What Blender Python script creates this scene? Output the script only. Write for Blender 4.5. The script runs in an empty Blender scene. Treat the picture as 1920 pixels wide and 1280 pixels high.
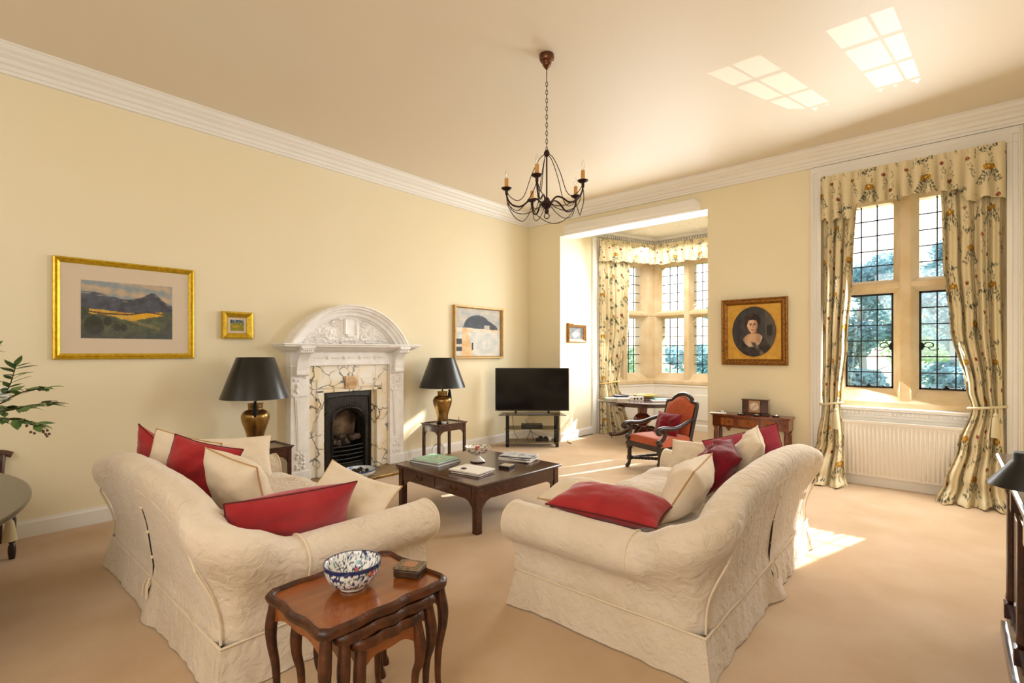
import bpy, bmesh, math, random
import numpy as np
from mathutils import Vector, Matrix, noise
PI = math.pi
rnd = random.Random(7)
scene = bpy.context.scene
COL = scene.collection

# ------------------------------------------------------------------ colour and materials
def lin(h):
    h = h.lstrip('#')
    o = []
    for i in (0, 2, 4):
        c = int(h[i:i+2], 16) / 255
        o.append(c / 12.92 if c <= .04045 else ((c + .055) / 1.055) ** 2.4)
    return tuple(o)

class NT:
    def __init__(s, name):
        s.m = bpy.data.materials.new(name); s.m.use_nodes = True
        s.t = s.m.node_tree; s.n = s.t.nodes; s.l = s.t.links
        s.p = s.n['Principled BSDF']
    def add(s, typ, **kw):
        n = s.n.new(typ)
        for k, v in kw.items():
            if k in n.inputs: n.inputs[k].default_value = v
            else: setattr(n, k, v)
        return n
    def link(s, a, ao, b, bi): s.l.new(a.outputs[ao], b.inputs[bi])
    def coord(s, scale=(1, 1, 1), kind='Object'):
        tc = s.add('ShaderNodeTexCoord'); mp = s.add('ShaderNodeMapping')
        mp.inputs['Scale'].default_value = scale
        s.link(tc, kind, mp, 'Vector'); return mp

MATS = {}
def M(name, c, rough=.5, metal=0, spec=.5, c2=None, nscale=6, ndet=4, lo=.35, hi=.65, bump=0, bscale=60, bdist=.002,
      coat=0, sheen=0, stretch=(1, 1, 1), emit=0, bstretch=None):
    t = NT(name); p = t.p
    p.inputs['Base Color'].default_value = (*lin(c), 1)
    p.inputs['Roughness'].default_value = rough; p.inputs['Metallic'].default_value = metal
    p.inputs['Specular IOR Level'].default_value = spec
    p.inputs['Coat Weight'].default_value = coat; p.inputs['Coat Roughness'].default_value = .08
    p.inputs['Sheen Weight'].default_value = sheen
    mp = t.coord(stretch)
    nz = t.add('ShaderNodeTexNoise', Scale=nscale, Detail=ndet); t.link(mp, 0, nz, 'Vector')
    if c2:
        r = t.add('ShaderNodeValToRGB'); r.color_ramp.elements[0].position = lo; r.color_ramp.elements[1].position = hi
        r.color_ramp.elements[0].color = (*lin(c), 1); r.color_ramp.elements[1].color = (*lin(c2), 1)
        t.link(nz, 'Fac', r, 'Fac'); t.link(r, 'Color', p, 'Base Color')
    if bump:
        mp2 = t.coord(bstretch or (1, 1, 1))
        n2 = t.add('ShaderNodeTexNoise', Scale=bscale, Detail=4.5, Distortion=.6); t.link(mp2, 0, n2, 'Vector')
        b = t.add('ShaderNodeBump', Strength=bump, Distance=bdist); t.link(n2, 'Fac', b, 'Height'); t.link(b, 'Normal', p, 'Normal')
    if emit:
        p.inputs['Emission Color'].default_value = (*lin(c), 1); p.inputs['Emission Strength'].default_value = emit
    MATS[name] = t.m
    return t.m

def MV(name, rough=.6, spec=.4, bump=0, bscale=80, coat=0, sheen=0):
    """surface whose pattern is painted per vertex in the 'Col' attribute"""
    t = NT(name); p = t.p
    a = t.add('ShaderNodeAttribute', attribute_name='Col'); t.link(a, 'Color', p, 'Base Color')
    p.inputs['Roughness'].default_value = rough; p.inputs['Specular IOR Level'].default_value = spec
    p.inputs['Coat Weight'].default_value = coat; p.inputs['Coat Roughness'].default_value = .05; p.inputs['Sheen Weight'].default_value = sheen
    if bump:
        mp = t.coord(); n2 = t.add('ShaderNodeTexNoise', Scale=bscale, Detail=3); t.link(mp, 0, n2, 'Vector')
        b = t.add('ShaderNodeBump', Strength=bump, Distance=.003); t.link(n2, 'Fac', b, 'Height'); t.link(b, 'Normal', p, 'Normal')
    return t.m

def marble(name, base, c2, vein, vscale, width, cover=.5):
    t = NT(name); p = t.p
    mp = t.coord()
    nz = t.add('ShaderNodeTexNoise', Scale=2.2, Detail=6); t.link(mp, 0, nz, 'Vector')
    mx = t.add('ShaderNodeVectorMath', operation='MULTIPLY_ADD'); t.link(nz, 'Color', mx, 0)
    mx.inputs[1].default_value = (.55, .55, .55); t.link(mp, 0, mx, 2)
    vo = t.add('ShaderNodeTexVoronoi', feature='DISTANCE_TO_EDGE', Scale=vscale); t.link(mx, 0, vo, 'Vector')
    r = t.add('ShaderNodeValToRGB'); r.color_ramp.elements[0].position = 0; r.color_ramp.elements[1].position = width
    r.color_ramp.elements[0].color = (1, 1, 1, 1); r.color_ramp.elements[1].color = (0, 0, 0, 1); t.link(vo, 'Distance', r, 'Fac')
    n2 = t.add('ShaderNodeTexNoise', Scale=3.1, Detail=3); t.link(mp, 0, n2, 'Vector')
    r2 = t.add('ShaderNodeValToRGB'); r2.color_ramp.elements[0].position = cover - .06; r2.color_ramp.elements[1].position = cover + .06; t.link(n2, 'Fac', r2, 'Fac')
    mu = t.add('ShaderNodeMath', operation='MULTIPLY'); t.link(r, 'Color', mu, 0); t.link(r2, 'Color', mu, 1)
    n3 = t.add('ShaderNodeTexNoise', Scale=4.5, Detail=4); t.link(mp, 0, n3, 'Vector')
    r3 = t.add('ShaderNodeValToRGB'); r3.color_ramp.elements[0].position = .42; r3.color_ramp.elements[1].position = .62
    r3.color_ramp.elements[0].color = (*lin(base), 1); r3.color_ramp.elements[1].color = (*lin(c2), 1); t.link(n3, 'Fac', r3, 'Fac')
    mix = t.add('ShaderNodeMix', data_type='RGBA'); t.link(mu, 0, mix, 'Factor')
    t.l.new(r3.outputs['Color'], mix.inputs[6]); mix.inputs[7].default_value = (*lin(vein), 1)
    t.l.new(mix.outputs[2], p.inputs['Base Color']); p.inputs['Roughness'].default_value = .25
    return t.m

def glassmat(name, tint=(1, 1, 1), refl=.08, rough=.02):
    t = NT(name); t.n.remove(t.p)
    tr = t.add('ShaderNodeBsdfTransparent'); tr.inputs['Color'].default_value = (*tint, 1)
    gl = t.add('ShaderNodeBsdfGlossy', Roughness=rough)
    mx = t.add('ShaderNodeMixShader'); mx.inputs[0].default_value = refl
    t.link(tr, 0, mx, 1); t.link(gl, 0, mx, 2); t.link(mx, 0, t.n['Material Output'], 'Surface')
    return t.m

wall_m = M('wall_paint', '#f0e5c8', .75, spec=.2, c2='#eee2c2', nscale=.7, bump=.04, bscale=300)
ceil_m = M('ceiling_paint', '#e8dac4', .55, spec=.3, c2='#e7dcc9', nscale=.5)
white_m = M('white_paint', '#f0ede8', .45, spec=.4, c2='#eeeae4', nscale=2)
carpet_m = M('carpet', '#d1b390', .95, spec=.1, c2='#c6a47d', nscale=2.2, ndet=8, bump=.5, bscale=420, bdist=.004, sheen=.3)
stone_m = M('limestone', '#e2cfae', .8, spec=.2, c2='#d4b98e', nscale=3.5, ndet=6, bump=.2, bscale=60)
carve_m = M('carved_plaster', '#f8f5f2', .4, c2='#efeae6', nscale=9)
marble_w = marble('white_marble', '#f1ece6', '#e9e1d8', '#8d8880', 5, .03, .53)
marble_c = marble('breccia_marble', '#f0dfbd', '#f4eee2', '#2b2622', 4.2, .055, .47)
hearth_m = M('hearth_stone', '#a58a63', .6, c2='#8d7450', nscale=8)
iron_m = M('cast_iron', '#35322f', .42, metal=.6, c2='#26231f', nscale=20, bump=.2, bscale=90)
soot_m = M('soot', '#141211', .95, c2='#2a241f', nscale=9)
brick_m = M('firebrick', '#a08468', .9, c2='#3a2d25', nscale=4.5, ndet=5)
coal_m = M('coal', '#1d1a18', .7, c2='#5a4636', nscale=30)
mahog_m = M('mahogany', '#4a2310', .22, c2='#33170b', nscale=4, ndet=4, stretch=(1, 5, 5), coat=.5)
mahog_d = M('dark_mahogany', '#4a2415', .2, c2='#371a0f', nscale=4, ndet=4, stretch=(1, 5, 5), coat=.4)
walnut_m = M('walnut', '#93501c', .24, c2='#7c3f13', nscale=4, ndet=6, stretch=(4, 1, 1), coat=.4)
walnut_d = M('walnut_carved', '#5c3015', .35, c2='#2f170b', nscale=12, ndet=5, bump=.6, bscale=70, bdist=.004)
oak_d = M('dark_oak', '#2c1a12', .4, c2='#1a0e09', nscale=12, coat=.2)
consol_m = M('burr_walnut', '#7c3d17', .3, c2='#4c210c', nscale=14, ndet=6, coat=.4)
slip_m = M('cream_slipcover', '#e3d4c1', .9, spec=.12, c2='#dccbb5', nscale=3, bump=.8, bscale=15, bdist=.024, sheen=.25)
slip_w = M('cream_piping', '#e4d3b8', .85, spec=.15)
cream_c = M('cream_cushion', '#e9dac4', .95, spec=.1, c2='#e1cfb5', nscale=5, bump=.45, bscale=14, bdist=.012, sheen=.15)
cream_p = M('cushion_piping', '#b98f5c', .85)
red_c = M('red_velvet', '#ad3436', .95, spec=.08, c2='#9d2a2d', nscale=5, bump=.4, bscale=12, bdist=.012, sheen=.3)
red_p = M('red_piping', '#5e1519', .8)
wine_c = M('wine_velvet', '#86182a', .95, spec=.08, c2='#6c101f', nscale=7, bump=.4, bscale=12, bdist=.012, sheen=.3)
pink_c = M('rose_velvet', '#b04456', .95, spec=.08, c2='#a13a4b', nscale=5, bump=.4, bscale=12, bdist=.012, sheen=.3)
gold_m = M('gilt', '#e0bf3c', .34, metal=.6, c2='#c9a32a', nscale=30, bump=.1, bscale=120)
gold_o = M('old_gilt', '#a5742f', .42, metal=.65, c2='#6f4519', nscale=45, bump=.7, bscale=110, bdist=.004)
gold_f = M('gilt_slip', '#d9a94a', .45, metal=.45, c2='#cc9a3c', nscale=12)
pale_f = M('pale_gilt', '#c9a566', .45, metal=.3, c2='#b8925a', nscale=12)
mount_m = M('picture_mount', '#d9c8b2', .8)
brass_m = M('brass', '#ab8a52', .28, metal=.95, c2='#80643a', nscale=6, bump=.03)
brass_d = M('dark_brass', '#6d5228', .35, metal=.9)
shade_m = M('black_lacquer_shade', '#0a0a09', .3, c2='#12110f', nscale=4, coat=.12)
shade_in = M('shade_lining', '#b8893c', .5, metal=.3)
black_m = M('black_plastic', '#0a0a0b', .35)
blackg_m = M('black_gloss', '#070709', .08, coat=.3)
blackt_m = M('black_thread', '#08080b', .9, sheen=.2)
cable_m = M('cable', '#1a1716', .5)
rust_m = M('rust_iron', '#3b221a', .45, metal=.6, c2='#24140f', nscale=20)
candle_m = M('candle_wax', '#d69c4c', .5, c2='#c48a3d', nscale=30)
bulb_m = glassmat('bulb_glass', (.97, .97, .97), .16)
glass_m = glassmat('window_glass', (.97, .985, 1), .04)
tglass_m = glassmat('smoked_glass', (.52, .5, .46), .22)
lead_m = M('lead_came', '#22262b', .6, metal=.2)
ironb_m = M('wrought_iron', '#15171a', .5, metal=.4)
rad_m = M('radiator_enamel', '#ece4da', .35)
terra_m = M('terracotta_weave', '#c2592c', .75, c2='#a1451f', nscale=60, ndet=2, bump=.4, bscale=200, sheen=.2)
paper_m = M('paper', '#eee7de', .7)
pap_g = M('pale_green_cover', '#9fc7ad', .4)
pap_b = M('slate_cover', '#6f7c86', .5)
silver_m = M('silver', '#cfcac2', .25, metal=.9)
chrome_m = M('grey_trim', '#7f8285', .35, metal=.6)
china_m = M('white_china', '#efece8', .15, coat=.4)
green_leaf = M('leaf_green', '#41592c', .5, c2='#6c8a4a', nscale=14)
twig_m = M('twig', '#4a3a25', .8)
vase_m = M('dark_glaze', '#23201d', .15)
tass_m = M('cream_tassel', '#cdbf9b', .9, bump=.6, bscale=120, bstretch=(1, 1, .05))
tassg_m = M('gold_tassel', '#c39a50', .9, bump=.6, bscale=120, bstretch=(1, 1, .05))
tassb_m = M('brown_tassel', '#7d5a34', .9, bump=.6, bscale=120, bstretch=(1, 1, .05))
lawn_m = M('lawn', '#6f8f5a', .9, c2='#5c7d4c', nscale=3)
def leafmat(name, c, tr):
    t = NT(name); t.p.inputs['Base Color'].default_value = (*lin(c), 1); t.p.inputs['Roughness'].default_value = .6
    tl = t.add('ShaderNodeBsdfTranslucent'); tl.inputs['Color'].default_value = (*lin(tr), 1)
    mx = t.add('ShaderNodeMixShader'); mx.inputs[0].default_value = .55; t.link(t.p, 0, mx, 1); t.link(tl, 0, mx, 2); t.link(mx, 0, t.n['Material Output'], 'Surface')
    return t.m
tree_m = leafmat('garden_leaf', '#84adbb', '#8db6bd'); tree_m2 = leafmat('garden_leaf_light', '#b4cdb4', '#bcd4b0')
bark_m = M('bark', '#a3aca8', .9)
VC = MV('painted_surface', .55)
VCg = MV('painted_glaze', .15, coat=.4)
VCc = MV('printed_linen', .85, spec=.15, bump=.15, bscale=90)

# ------------------------------------------------------------------ mesh builder
class MB:
    def __init__(s): s.v = []; s.f = []; s.c = {}; s.merge = False
    def box(s, x0, x1, y0, y1, z0, z1):
        b = len(s.v)
        s.v += [(x0, y0, z0), (x1, y0, z0), (x1, y1, z0), (x0, y1, z0), (x0, y0, z1), (x1, y0, z1), (x1, y1, z1), (x0, y1, z1)]
        s.f += [tuple(b + i for i in q) for q in ((0, 3, 2, 1), (4, 5, 6, 7), (0, 1, 5, 4), (1, 2, 6, 5), (2, 3, 7, 6), (3, 0, 4, 7))]
        return s
    def xbox(s, sx, sy, sz, mat):
        b = len(s.v); s.box(-sx/2, sx/2, -sy/2, sy/2, -sz/2, sz/2)
        for i in range(b, len(s.v)): s.v[i] = tuple(mat @ Vector(s.v[i]))
        return s
    def prism(s, poly, a0, a1, axis='z'):
        """poly: 2-D outline; axis z: (x,y); y: (x,z); x: (y,z)"""
        b = len(s.v); n = len(poly)
        for a in (a0, a1):
            for p, q in poly:
                s.v.append((p, q, a) if axis == 'z' else (p, a, q) if axis == 'y' else (a, p, q))
        s.f.append(tuple(range(b + n - 1, b - 1, -1))); s.f.append(tuple(range(b + n, b + 2 * n)))
        for i in range(n):
            j = (i + 1) % n; s.f.append((b + i, b + j, b + n + j, b + n + i))
        return s
    def grid(s, pts, cu=False, cv=False, cols=None):
        """pts[i][j] -> point; optional cols[i][j] rgb"""
        b = len(s.v); nu = len(pts); nv = len(pts[0])
        for i in range(nu):
            for j in range(nv):
                s.v.append(tuple(pts[i][j]))
                if cols is not None: s.c[len(s.v) - 1] = tuple(cols[i][j])
        for i in range(nu if cu else nu - 1):
            for j in range(nv if cv else nv - 1):
                i2 = (i + 1) % nu; j2 = (j + 1) % nv
                s.f.append((b + i * nv + j, b + i2 * nv + j, b + i2 * nv + j2, b + i * nv + j2))
        return b
    def tube(s, pts, r, n=8, cap=True, closed=False, flat=1.0):
        P = [Vector(p) for p in pts]; k = len(P); R = r if isinstance(r, (list, tuple)) else [r] * k
        up = Vector((0, 0, 1)); rows = []; prev = None
        for i in range(k):
            t = (P[(i + 1) % k] - P[i - 1]) if closed else (P[min(i + 1, k - 1)] - P[max(i - 1, 0)])
            if t.length < 1e-9: t = Vector((0, 0, 1))
            t.normalize()
            if prev is None:
                a = up if abs(t.z) < .9 else Vector((1, 0, 0))
                e1 = t.cross(a).normalized()
            else:
                e1 = prev - t * prev.dot(t)
                e1 = e1.normalized() if e1.length > 1e-6 else t.orthogonal().normalized()
            prev = e1; e2 = t.cross(e1)
            rows.append([P[i] + R[i] * (math.cos(2*PI*q/n) * e1 + flat * math.sin(2*PI*q/n) * e2) for q in range(n)])
        b = s.grid(rows, cu=closed, cv=True)
        if cap and not closed:
            s.f.append(tuple(b + q for q in range(n - 1, -1, -1))); s.f.append(tuple(b + (k - 1) * n + q for q in range(n)))
        return s
    def lathe(s, prof, n=24, c=(0, 0, 0), cap=True, colf=None, sx=1, sy=1):
        rows = [[(c[0] + sx * r * math.cos(2*PI*q/n), c[1] + sy * r * math.sin(2*PI*q/n), c[2] + z) for q in range(n)] for r, z in prof]
        cols = [[colf(i / (len(prof) - 1), q / n, i) for q in range(n)] for i in range(len(prof))] if colf else None
        b = s.grid(rows, cv=True, cols=cols); k = len(prof)
        if cap:
            if prof[0][0] > 1e-5: s.f.append(tuple(b + q for q in range(n - 1, -1, -1)))
            if prof[-1][0] > 1e-5: s.f.append(tuple(b + (k - 1) * n + q for q in range(n)))
        return s
    def ball(s, c, r, n=12, k=8, sx=1, sy=1, sz=1):
        b = len(s.v)
        s.lathe([(max(1e-4, r * math.sin(PI * i / k)), -r * sz * math.cos(PI * i / k)) for i in range(k + 1)], n, c, sx=sx, sy=sy)
        return s
    def sweep(s, prof, path, closed=False, capends=True, pclosed=True, left=False):
        """prof [(o,z)] or f(i,t)->that, carried along a plan path with mitred corners; o grows to the right of travel"""
        k = len(path); rows = []
        d = []
        for i in range(k if closed else k - 1):
            a = Vector(path[i]); c = Vector(path[(i + 1) % k]); d.append((c - a).normalized())
        L = [0]
        for i in range(k - 1): L.append(L[-1] + (Vector(path[i + 1]) - Vector(path[i])).length)
        for i in range(k):
            d0 = d[i - 1] if (closed or i > 0) else d[0]
            d1 = d[i] if i < len(d) else d[-1]
            n0 = Vector((d0.y, -d0.x)); n1 = Vector((d1.y, -d1.x)); n = n0 + n1
            n = n / max(.2, n.dot(n1)) if n.length > 1e-6 else n1
            if left: n = -n
            pr = prof(i, L[i] / L[-1]) if callable(prof) else prof
            rows.append([(path[i][0] + o * n.x, path[i][1] + o * n.y, z) for o, z in pr])
        m = len(rows[0]); b = s.grid(rows, cu=closed, cv=pclosed)
        if capends and not closed and pclosed:
            s.f.append(tuple(b + j for j in range(m - 1, -1, -1))); s.f.append(tuple(b + (k - 1) * m + j for j in range(m)))
        return s
    def xf(s, mat, start=0):
        for i in range(start, len(s.v)): s.v[i] = tuple(mat @ Vector(s.v[i]))
        return s
    def build(s, name, mat, parent=None, smooth=30, bevel=0, bseg=2, sub=0, loc=None, rot=None, fixn=True):
        me = bpy.data.meshes.new(name)
        me.from_pydata(s.v, [], s.f)
        if s.c:
            a = me.color_attributes.new('Col', 'FLOAT_COLOR', 'POINT')
            arr = np.ones((len(s.v), 4), dtype=np.float32)
            for i, c in s.c.items(): arr[i, :3] = c
            a.data.foreach_set('color', arr.ravel())
        if fixn or s.merge:
            bm = bmesh.new(); bm.from_mesh(me)
            if s.merge: bmesh.ops.remove_doubles(bm, verts=bm.verts, dist=1e-5)
            if fixn: bmesh.ops.recalc_face_normals(bm, faces=bm.faces)
            bm.to_mesh(me); bm.free()
        me.materials.append(mat)
        if smooth:
            me.polygons.foreach_set('use_smooth', [True] * len(me.polygons))
            if smooth < 180: me.set_sharp_from_angle(angle=math.radians(smooth))
        o = bpy.data.objects.new(name, me); COL.objects.link(o)
        if parent is not None: o.parent = parent
        if loc is not None: o.location = loc
        if rot is not None: o.rotation_euler = rot
        if bevel:
            bv = o.modifiers.new('edge', 'BEVEL'); bv.width = bevel; bv.segments = bseg; bv.limit_method = 'ANGLE'; bv.angle_limit = math.radians(40)
        if sub:
            sb = o.modifiers.new('sub', 'SUBSURF'); sb.levels = sub; sb.render_levels = sub
        return o

def tag(o, label, cat, group=None, kind=None):
    o['label'] = label
    if cat: o['category'] = cat
    if group: o['group'] = group
    if kind: o['kind'] = kind
    return o
def thing(name, label, cat, loc=(0, 0, 0), rz=0, group=None):
    o = bpy.data.objects.new(name, None); COL.objects.link(o); o.empty_display_size = .1
    o.location = loc; o.rotation_euler = (0, 0, rz)
    return tag(o, label, cat, group)
def struct(o, label=None):
    o['kind'] = 'structure'
    if label: o['label'] = label
    return o
def sroot(name, loc=(0, 0, 0), rz=0, label=None):
    o = bpy.data.objects.new(name, None); COL.objects.link(o); o.location = loc; o.rotation_euler = (0, 0, rz)
    return struct(o, label)
def dup(root, loc, rz, label=None, group=None, scale=None):
    r = root.copy(); COL.objects.link(r); r.location = loc; r.rotation_euler = (0, 0, rz)
    if label: r['label'] = label
    if group: r['group'] = group
    if scale: r.scale = scale
    for ch in list(root.children):
        c = ch.copy(); COL.objects.link(c); c.parent = r
        for g in list(ch.children):
            d = g.copy(); COL.objects.link(d); d.parent = c
    return r
def cr(pts, n=8, closed=False):
    """Catmull-Rom through points of any dimension"""
    k = len(pts); out = []
    rng = range(k if closed else k - 1)
    for i in rng:
        g = (lambda j: pts[j % k]) if closed else (lambda j: pts[min(max(j, 0), k - 1)])
        p0, p1, p2, p3 = g(i - 1), g(i), g(i + 1), g(i + 2)
        for q in range(n):
            t = q / n
            out.append(tuple(.5 * (2 * b + (c - a) * t + (2*a - 5*b + 4*c - d) * t*t + (-a + 3*b - 3*c + d) * t**3) for a, b, c, d in zip(p0, p1, p2, p3)))
    if not closed: out.append(tuple(pts[-1]))
    return out
def arcpts(cx, cy, r, a0, a1, n): return [(cx + r * math.cos(a0 + (a1 - a0) * i / n), cy + r * math.sin(a0 + (a1 - a0) * i / n)) for i in range(n + 1)]
def n3(x, y, z): return noise.noise(Vector((x, y, z)))
def circ(cx, cy, z, r, n=24): return [(cx + r * math.cos(2*PI*i/n), cy + r * math.sin(2*PI*i/n), z) for i in range(n)]
# ------------------------------------------------------------------ the room
XL, YB, ZC, XR, YR = -6.03, 7.37, 4.15, .85, -2.2
BX0, BX1 = -5.28, -2.65            # bay opening
WX0, WX1, WZ1 = -1.22, .45, 3.78   # window opening
b = MB(); b.box(XL - .4, XR + .3, YR - .3, YB, -.12, 0); b.prism([(BX0 - .3, YB), (BX1 + .3, YB), (BX1 + .3, 8.9), (-3.1, 10.45), (-4.9, 10.45), (BX0 - .3, 8.9)], -.12, 0)
struct(b.build('floor', carpet_m, smooth=0), 'wall to wall beige carpet')
# left wall with the firebox hole
FY = 3.58
b = MB()
for y0, y1, z0, z1 in ((YR - .3, FY - .42, 0, ZC), (FY + .42, YB + .35, 0, ZC), (FY - .42, FY + .42, 1.15, ZC)): b.box(XL - .3, XL, y0, y1, z0, z1)
struct(b.build('wall_left', wall_m, smooth=0))
b = MB()
for x0, x1, z0, z1 in ((XL - .3, BX0, 0, ZC), (BX0, BX1, 3.69, ZC), (BX1, WX0, 0, ZC), (WX0, WX1, WZ1, ZC), (WX1, XR + .3, 0, ZC)): b.box(x0, x1, YB, YB + .35, z0, z1)
struct(b.build('wall_back', wall_m, smooth=0))
b = MB(); b.box(XR, XR + .3, YR - .3, YB, 0, ZC); struct(b.build('wall_right', wall_m, smooth=0))
b = MB(); b.box(XL - .3, XR + .3, YR - .3, YR, 0, ZC); struct(b.build('wall_rear', wall_m, smooth=0))
b = MB(); b.box(XL - .3, XR + .3, YR - .3, YB + .35, ZC, ZC + .2); struct(b.build('ceiling', ceil_m, smooth=0))
# bay: returns, ceiling, dado
b = MB(); b.box(BX0 - .3, BX0, YB + .35, 8.76, 0, 4.0); struct(b.build('wall_bay_left', wall_m, smooth=0))
b = MB(); b.box(BX1, BX1 + .3, YB + .35, 8.76, 0, 4.0); struct(b.build('wall_bay_right', wall_m, smooth=0))
bayline = [(BX0, YB + .36), (BX0, 8.74), (-4.80, 10.12), (-3.13, 10.12), (BX1, 8.74), (BX1, YB + .36)]
b = MB(); b.prism([(BX0 - .3, YB + .35), (BX1 + .3, YB + .35), (BX1 + .3, 8.9), (-3.0, 10.6), (-4.9, 10.6), (BX0 - .3, 8.9)], 4.0, 4.15)
for _ in range(26):   # plaster strapwork bosses
    x, y = rnd.uniform(-5.0, -3.0), rnd.uniform(8.7, 9.9); b.ball((x, y, 4.0), rnd.uniform(.03, .07), 8, 6, sz=.35)
struct(b.build('ceiling_bay', white_m, smooth=30), 'white plaster bay ceiling with moulded ornament')
b = MB()
b.sweep([(0, 0), (0, .93), (.02, .93), (.035, .9), (.02, .87), (.02, .13), (.035, .12), (.035, 0)], bayline[1:5])
for k in range(3):
    a, c = Vector(bayline[k + 1]), Vector(bayline[k + 2]); d = (c - a); L = d.length; d.normalize(); n = Vector((d.y, -d.x))
    m = max(1, round(L / .42))
    for i in range(m):   # fielded panels
        p = a + d * (L * (i + .5) / m) + n * .03
        b.xbox(L / m - .12, .03, .5, Matrix.Translation((p.x, p.y, .48)) @ Matrix.Rotation(math.atan2(d.y, d.x), 4, 'Z'))
struct(b.build('trim_1', white_m, smooth=0, bevel=.006), 'white panelled dado below the bay window')
cor = [(0, 3.95), (.03, 3.95), (.035, 3.975), (.05, 3.98), (.06, 4.01), (.085, 4.02), (.1, 4.05), (.14, 4.07), (.15, 4.085), (.18, 4.1), (.2, 4.13), (.215, 4.135), (.215, 4.15), (0, 4.15)]
b = MB(); b.sweep(cor, [(XR, YR), (XL, YR), (XL, YB), (XR, YB), (XR, YR + .01)]); struct(b.build('trim_2', white_m, smooth=20), 'white moulded ceiling cornice')
b = MB()
b.sweep([(0, 3.84), (.02, 3.84), (.03, 3.87), (.05, 3.88), (.05, 3.94), (.1, 3.95), (.13, 3.985), (.13, 4.0), (0, 4.0)], bayline)
for k in range(5):
    a, c = Vector(bayline[k]), Vector(bayline[k + 1]); d = (c - a); L = d.length; d.normalize(); n = Vector((d.y, -d.x))
    for i in range(int(L / .055)):
        p = a + d * (.03 + i * .055) + n * .065; b.xbox(.03, .04, .045, Matrix.Translation((p.x, p.y, 3.915)) @ Matrix.Rotation(math.atan2(d.y, d.x), 4, 'Z'))
struct(b.build('trim_3', white_m, smooth=0), 'white dentil cornice in the bay')
b = MB()
pr = [(0, 3.69), (.02, 3.69), (.03, 3.72), (.06, 3.74), (.075, 3.79), (.075, 3.85), (.04, 3.87), (0, 3.87)]
rows = []
for x, k in ((-5.20, .15), (-5.17, .6), (-5.13, 1), (-2.82, 1), (-2.78, .6), (-2.75, .15)): rows.append([(x, YB - o * k, 3.69 + (z - 3.69) * (.55 + .45 * k)) for o, z in pr])
b.grid(rows, cv=True); b.f.append(tuple(range(len(pr)))); b.f.append(tuple(range(len(b.v) - len(pr), len(b.v))))
b.box(BX0, BX1, YB, YB + .352, 3.682, 3.691)
struct(b.build('trim_4', white_m, smooth=30), 'white moulding over the bay opening')
b = MB()
for i, (o0, o1, dd) in enumerate(((0, .12, .03), (0, .045, .05), (.085, .1, .045))):   # architrave round the window opening
    b.box(WX0 - o1, WX0 - o0, YB - dd, YB, 0, WZ1 + o0); b.box(WX1 + o0, WX1 + o1, YB - dd, YB, 0, WZ1 + o0); b.box(WX0 - o1, WX1 + o1, YB - dd, YB, WZ1 + o0, min(3.945, WZ1 + o1 + .05))
struct(b.build('trim_5', white_m, smooth=0, bevel=.004), 'white architrave of the tall window')
b = MB(); b.box(BX0, BX0 + .04, 8.42, 8.74, 0, 3.86); b.box(BX0, BX0 + .06, 8.6, 8.74, 0, 3.86); b.box(BX1 - .04, BX1, 8.42, 8.74, 0, 3.86)
struct(b.build('trim_6', white_m, smooth=0, bevel=.008), 'white architraves of the bay')
bb = [(0, 0), (.025, 0), (.025, .12), (.015, .135), (.012, .15), (0, .15)]
b = MB(); b.sweep(bb, [(XL, YR), (XL, FY - .84)]); b.sweep(bb, [(XL, FY + .84), (XL, YB), (BX0, YB), (BX0, 8.42)]); struct(b.build('baseboard_left', white_m, smooth=20))
b = MB(); b.sweep(bb, [(BX1, 8.42), (BX1, YB), (WX0 - .12, YB)]); b.sweep(bb, [(WX1 + .12, YB), (XR, YB), (XR, YR)]); struct(b.build('baseboard_back', white_m, smooth=20))
# white panelling under the tall window
b = MB(); b.box(WX0, WX1, YB + .03, YB + .3, 0, .8); b.box(WX0, WX1, YB - .005, YB + .1, 0, .13)
b.sweep([(0, .80), (.03, .8), (.035, .84), (.05, .85), (.05, .89), (.08, .9), (.09, .93), (0, .94)], [(WX0, YB + .09), (WX1, YB + .09)])
for i in range(40): x = WX0 + .03 + i * .041; b.box(x, x + .022, YB + .02, YB + .06, .852, .885)
struct(b.build('trim_7', white_m, smooth=20), 'white panel and dentil moulding under the tall window')

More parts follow.
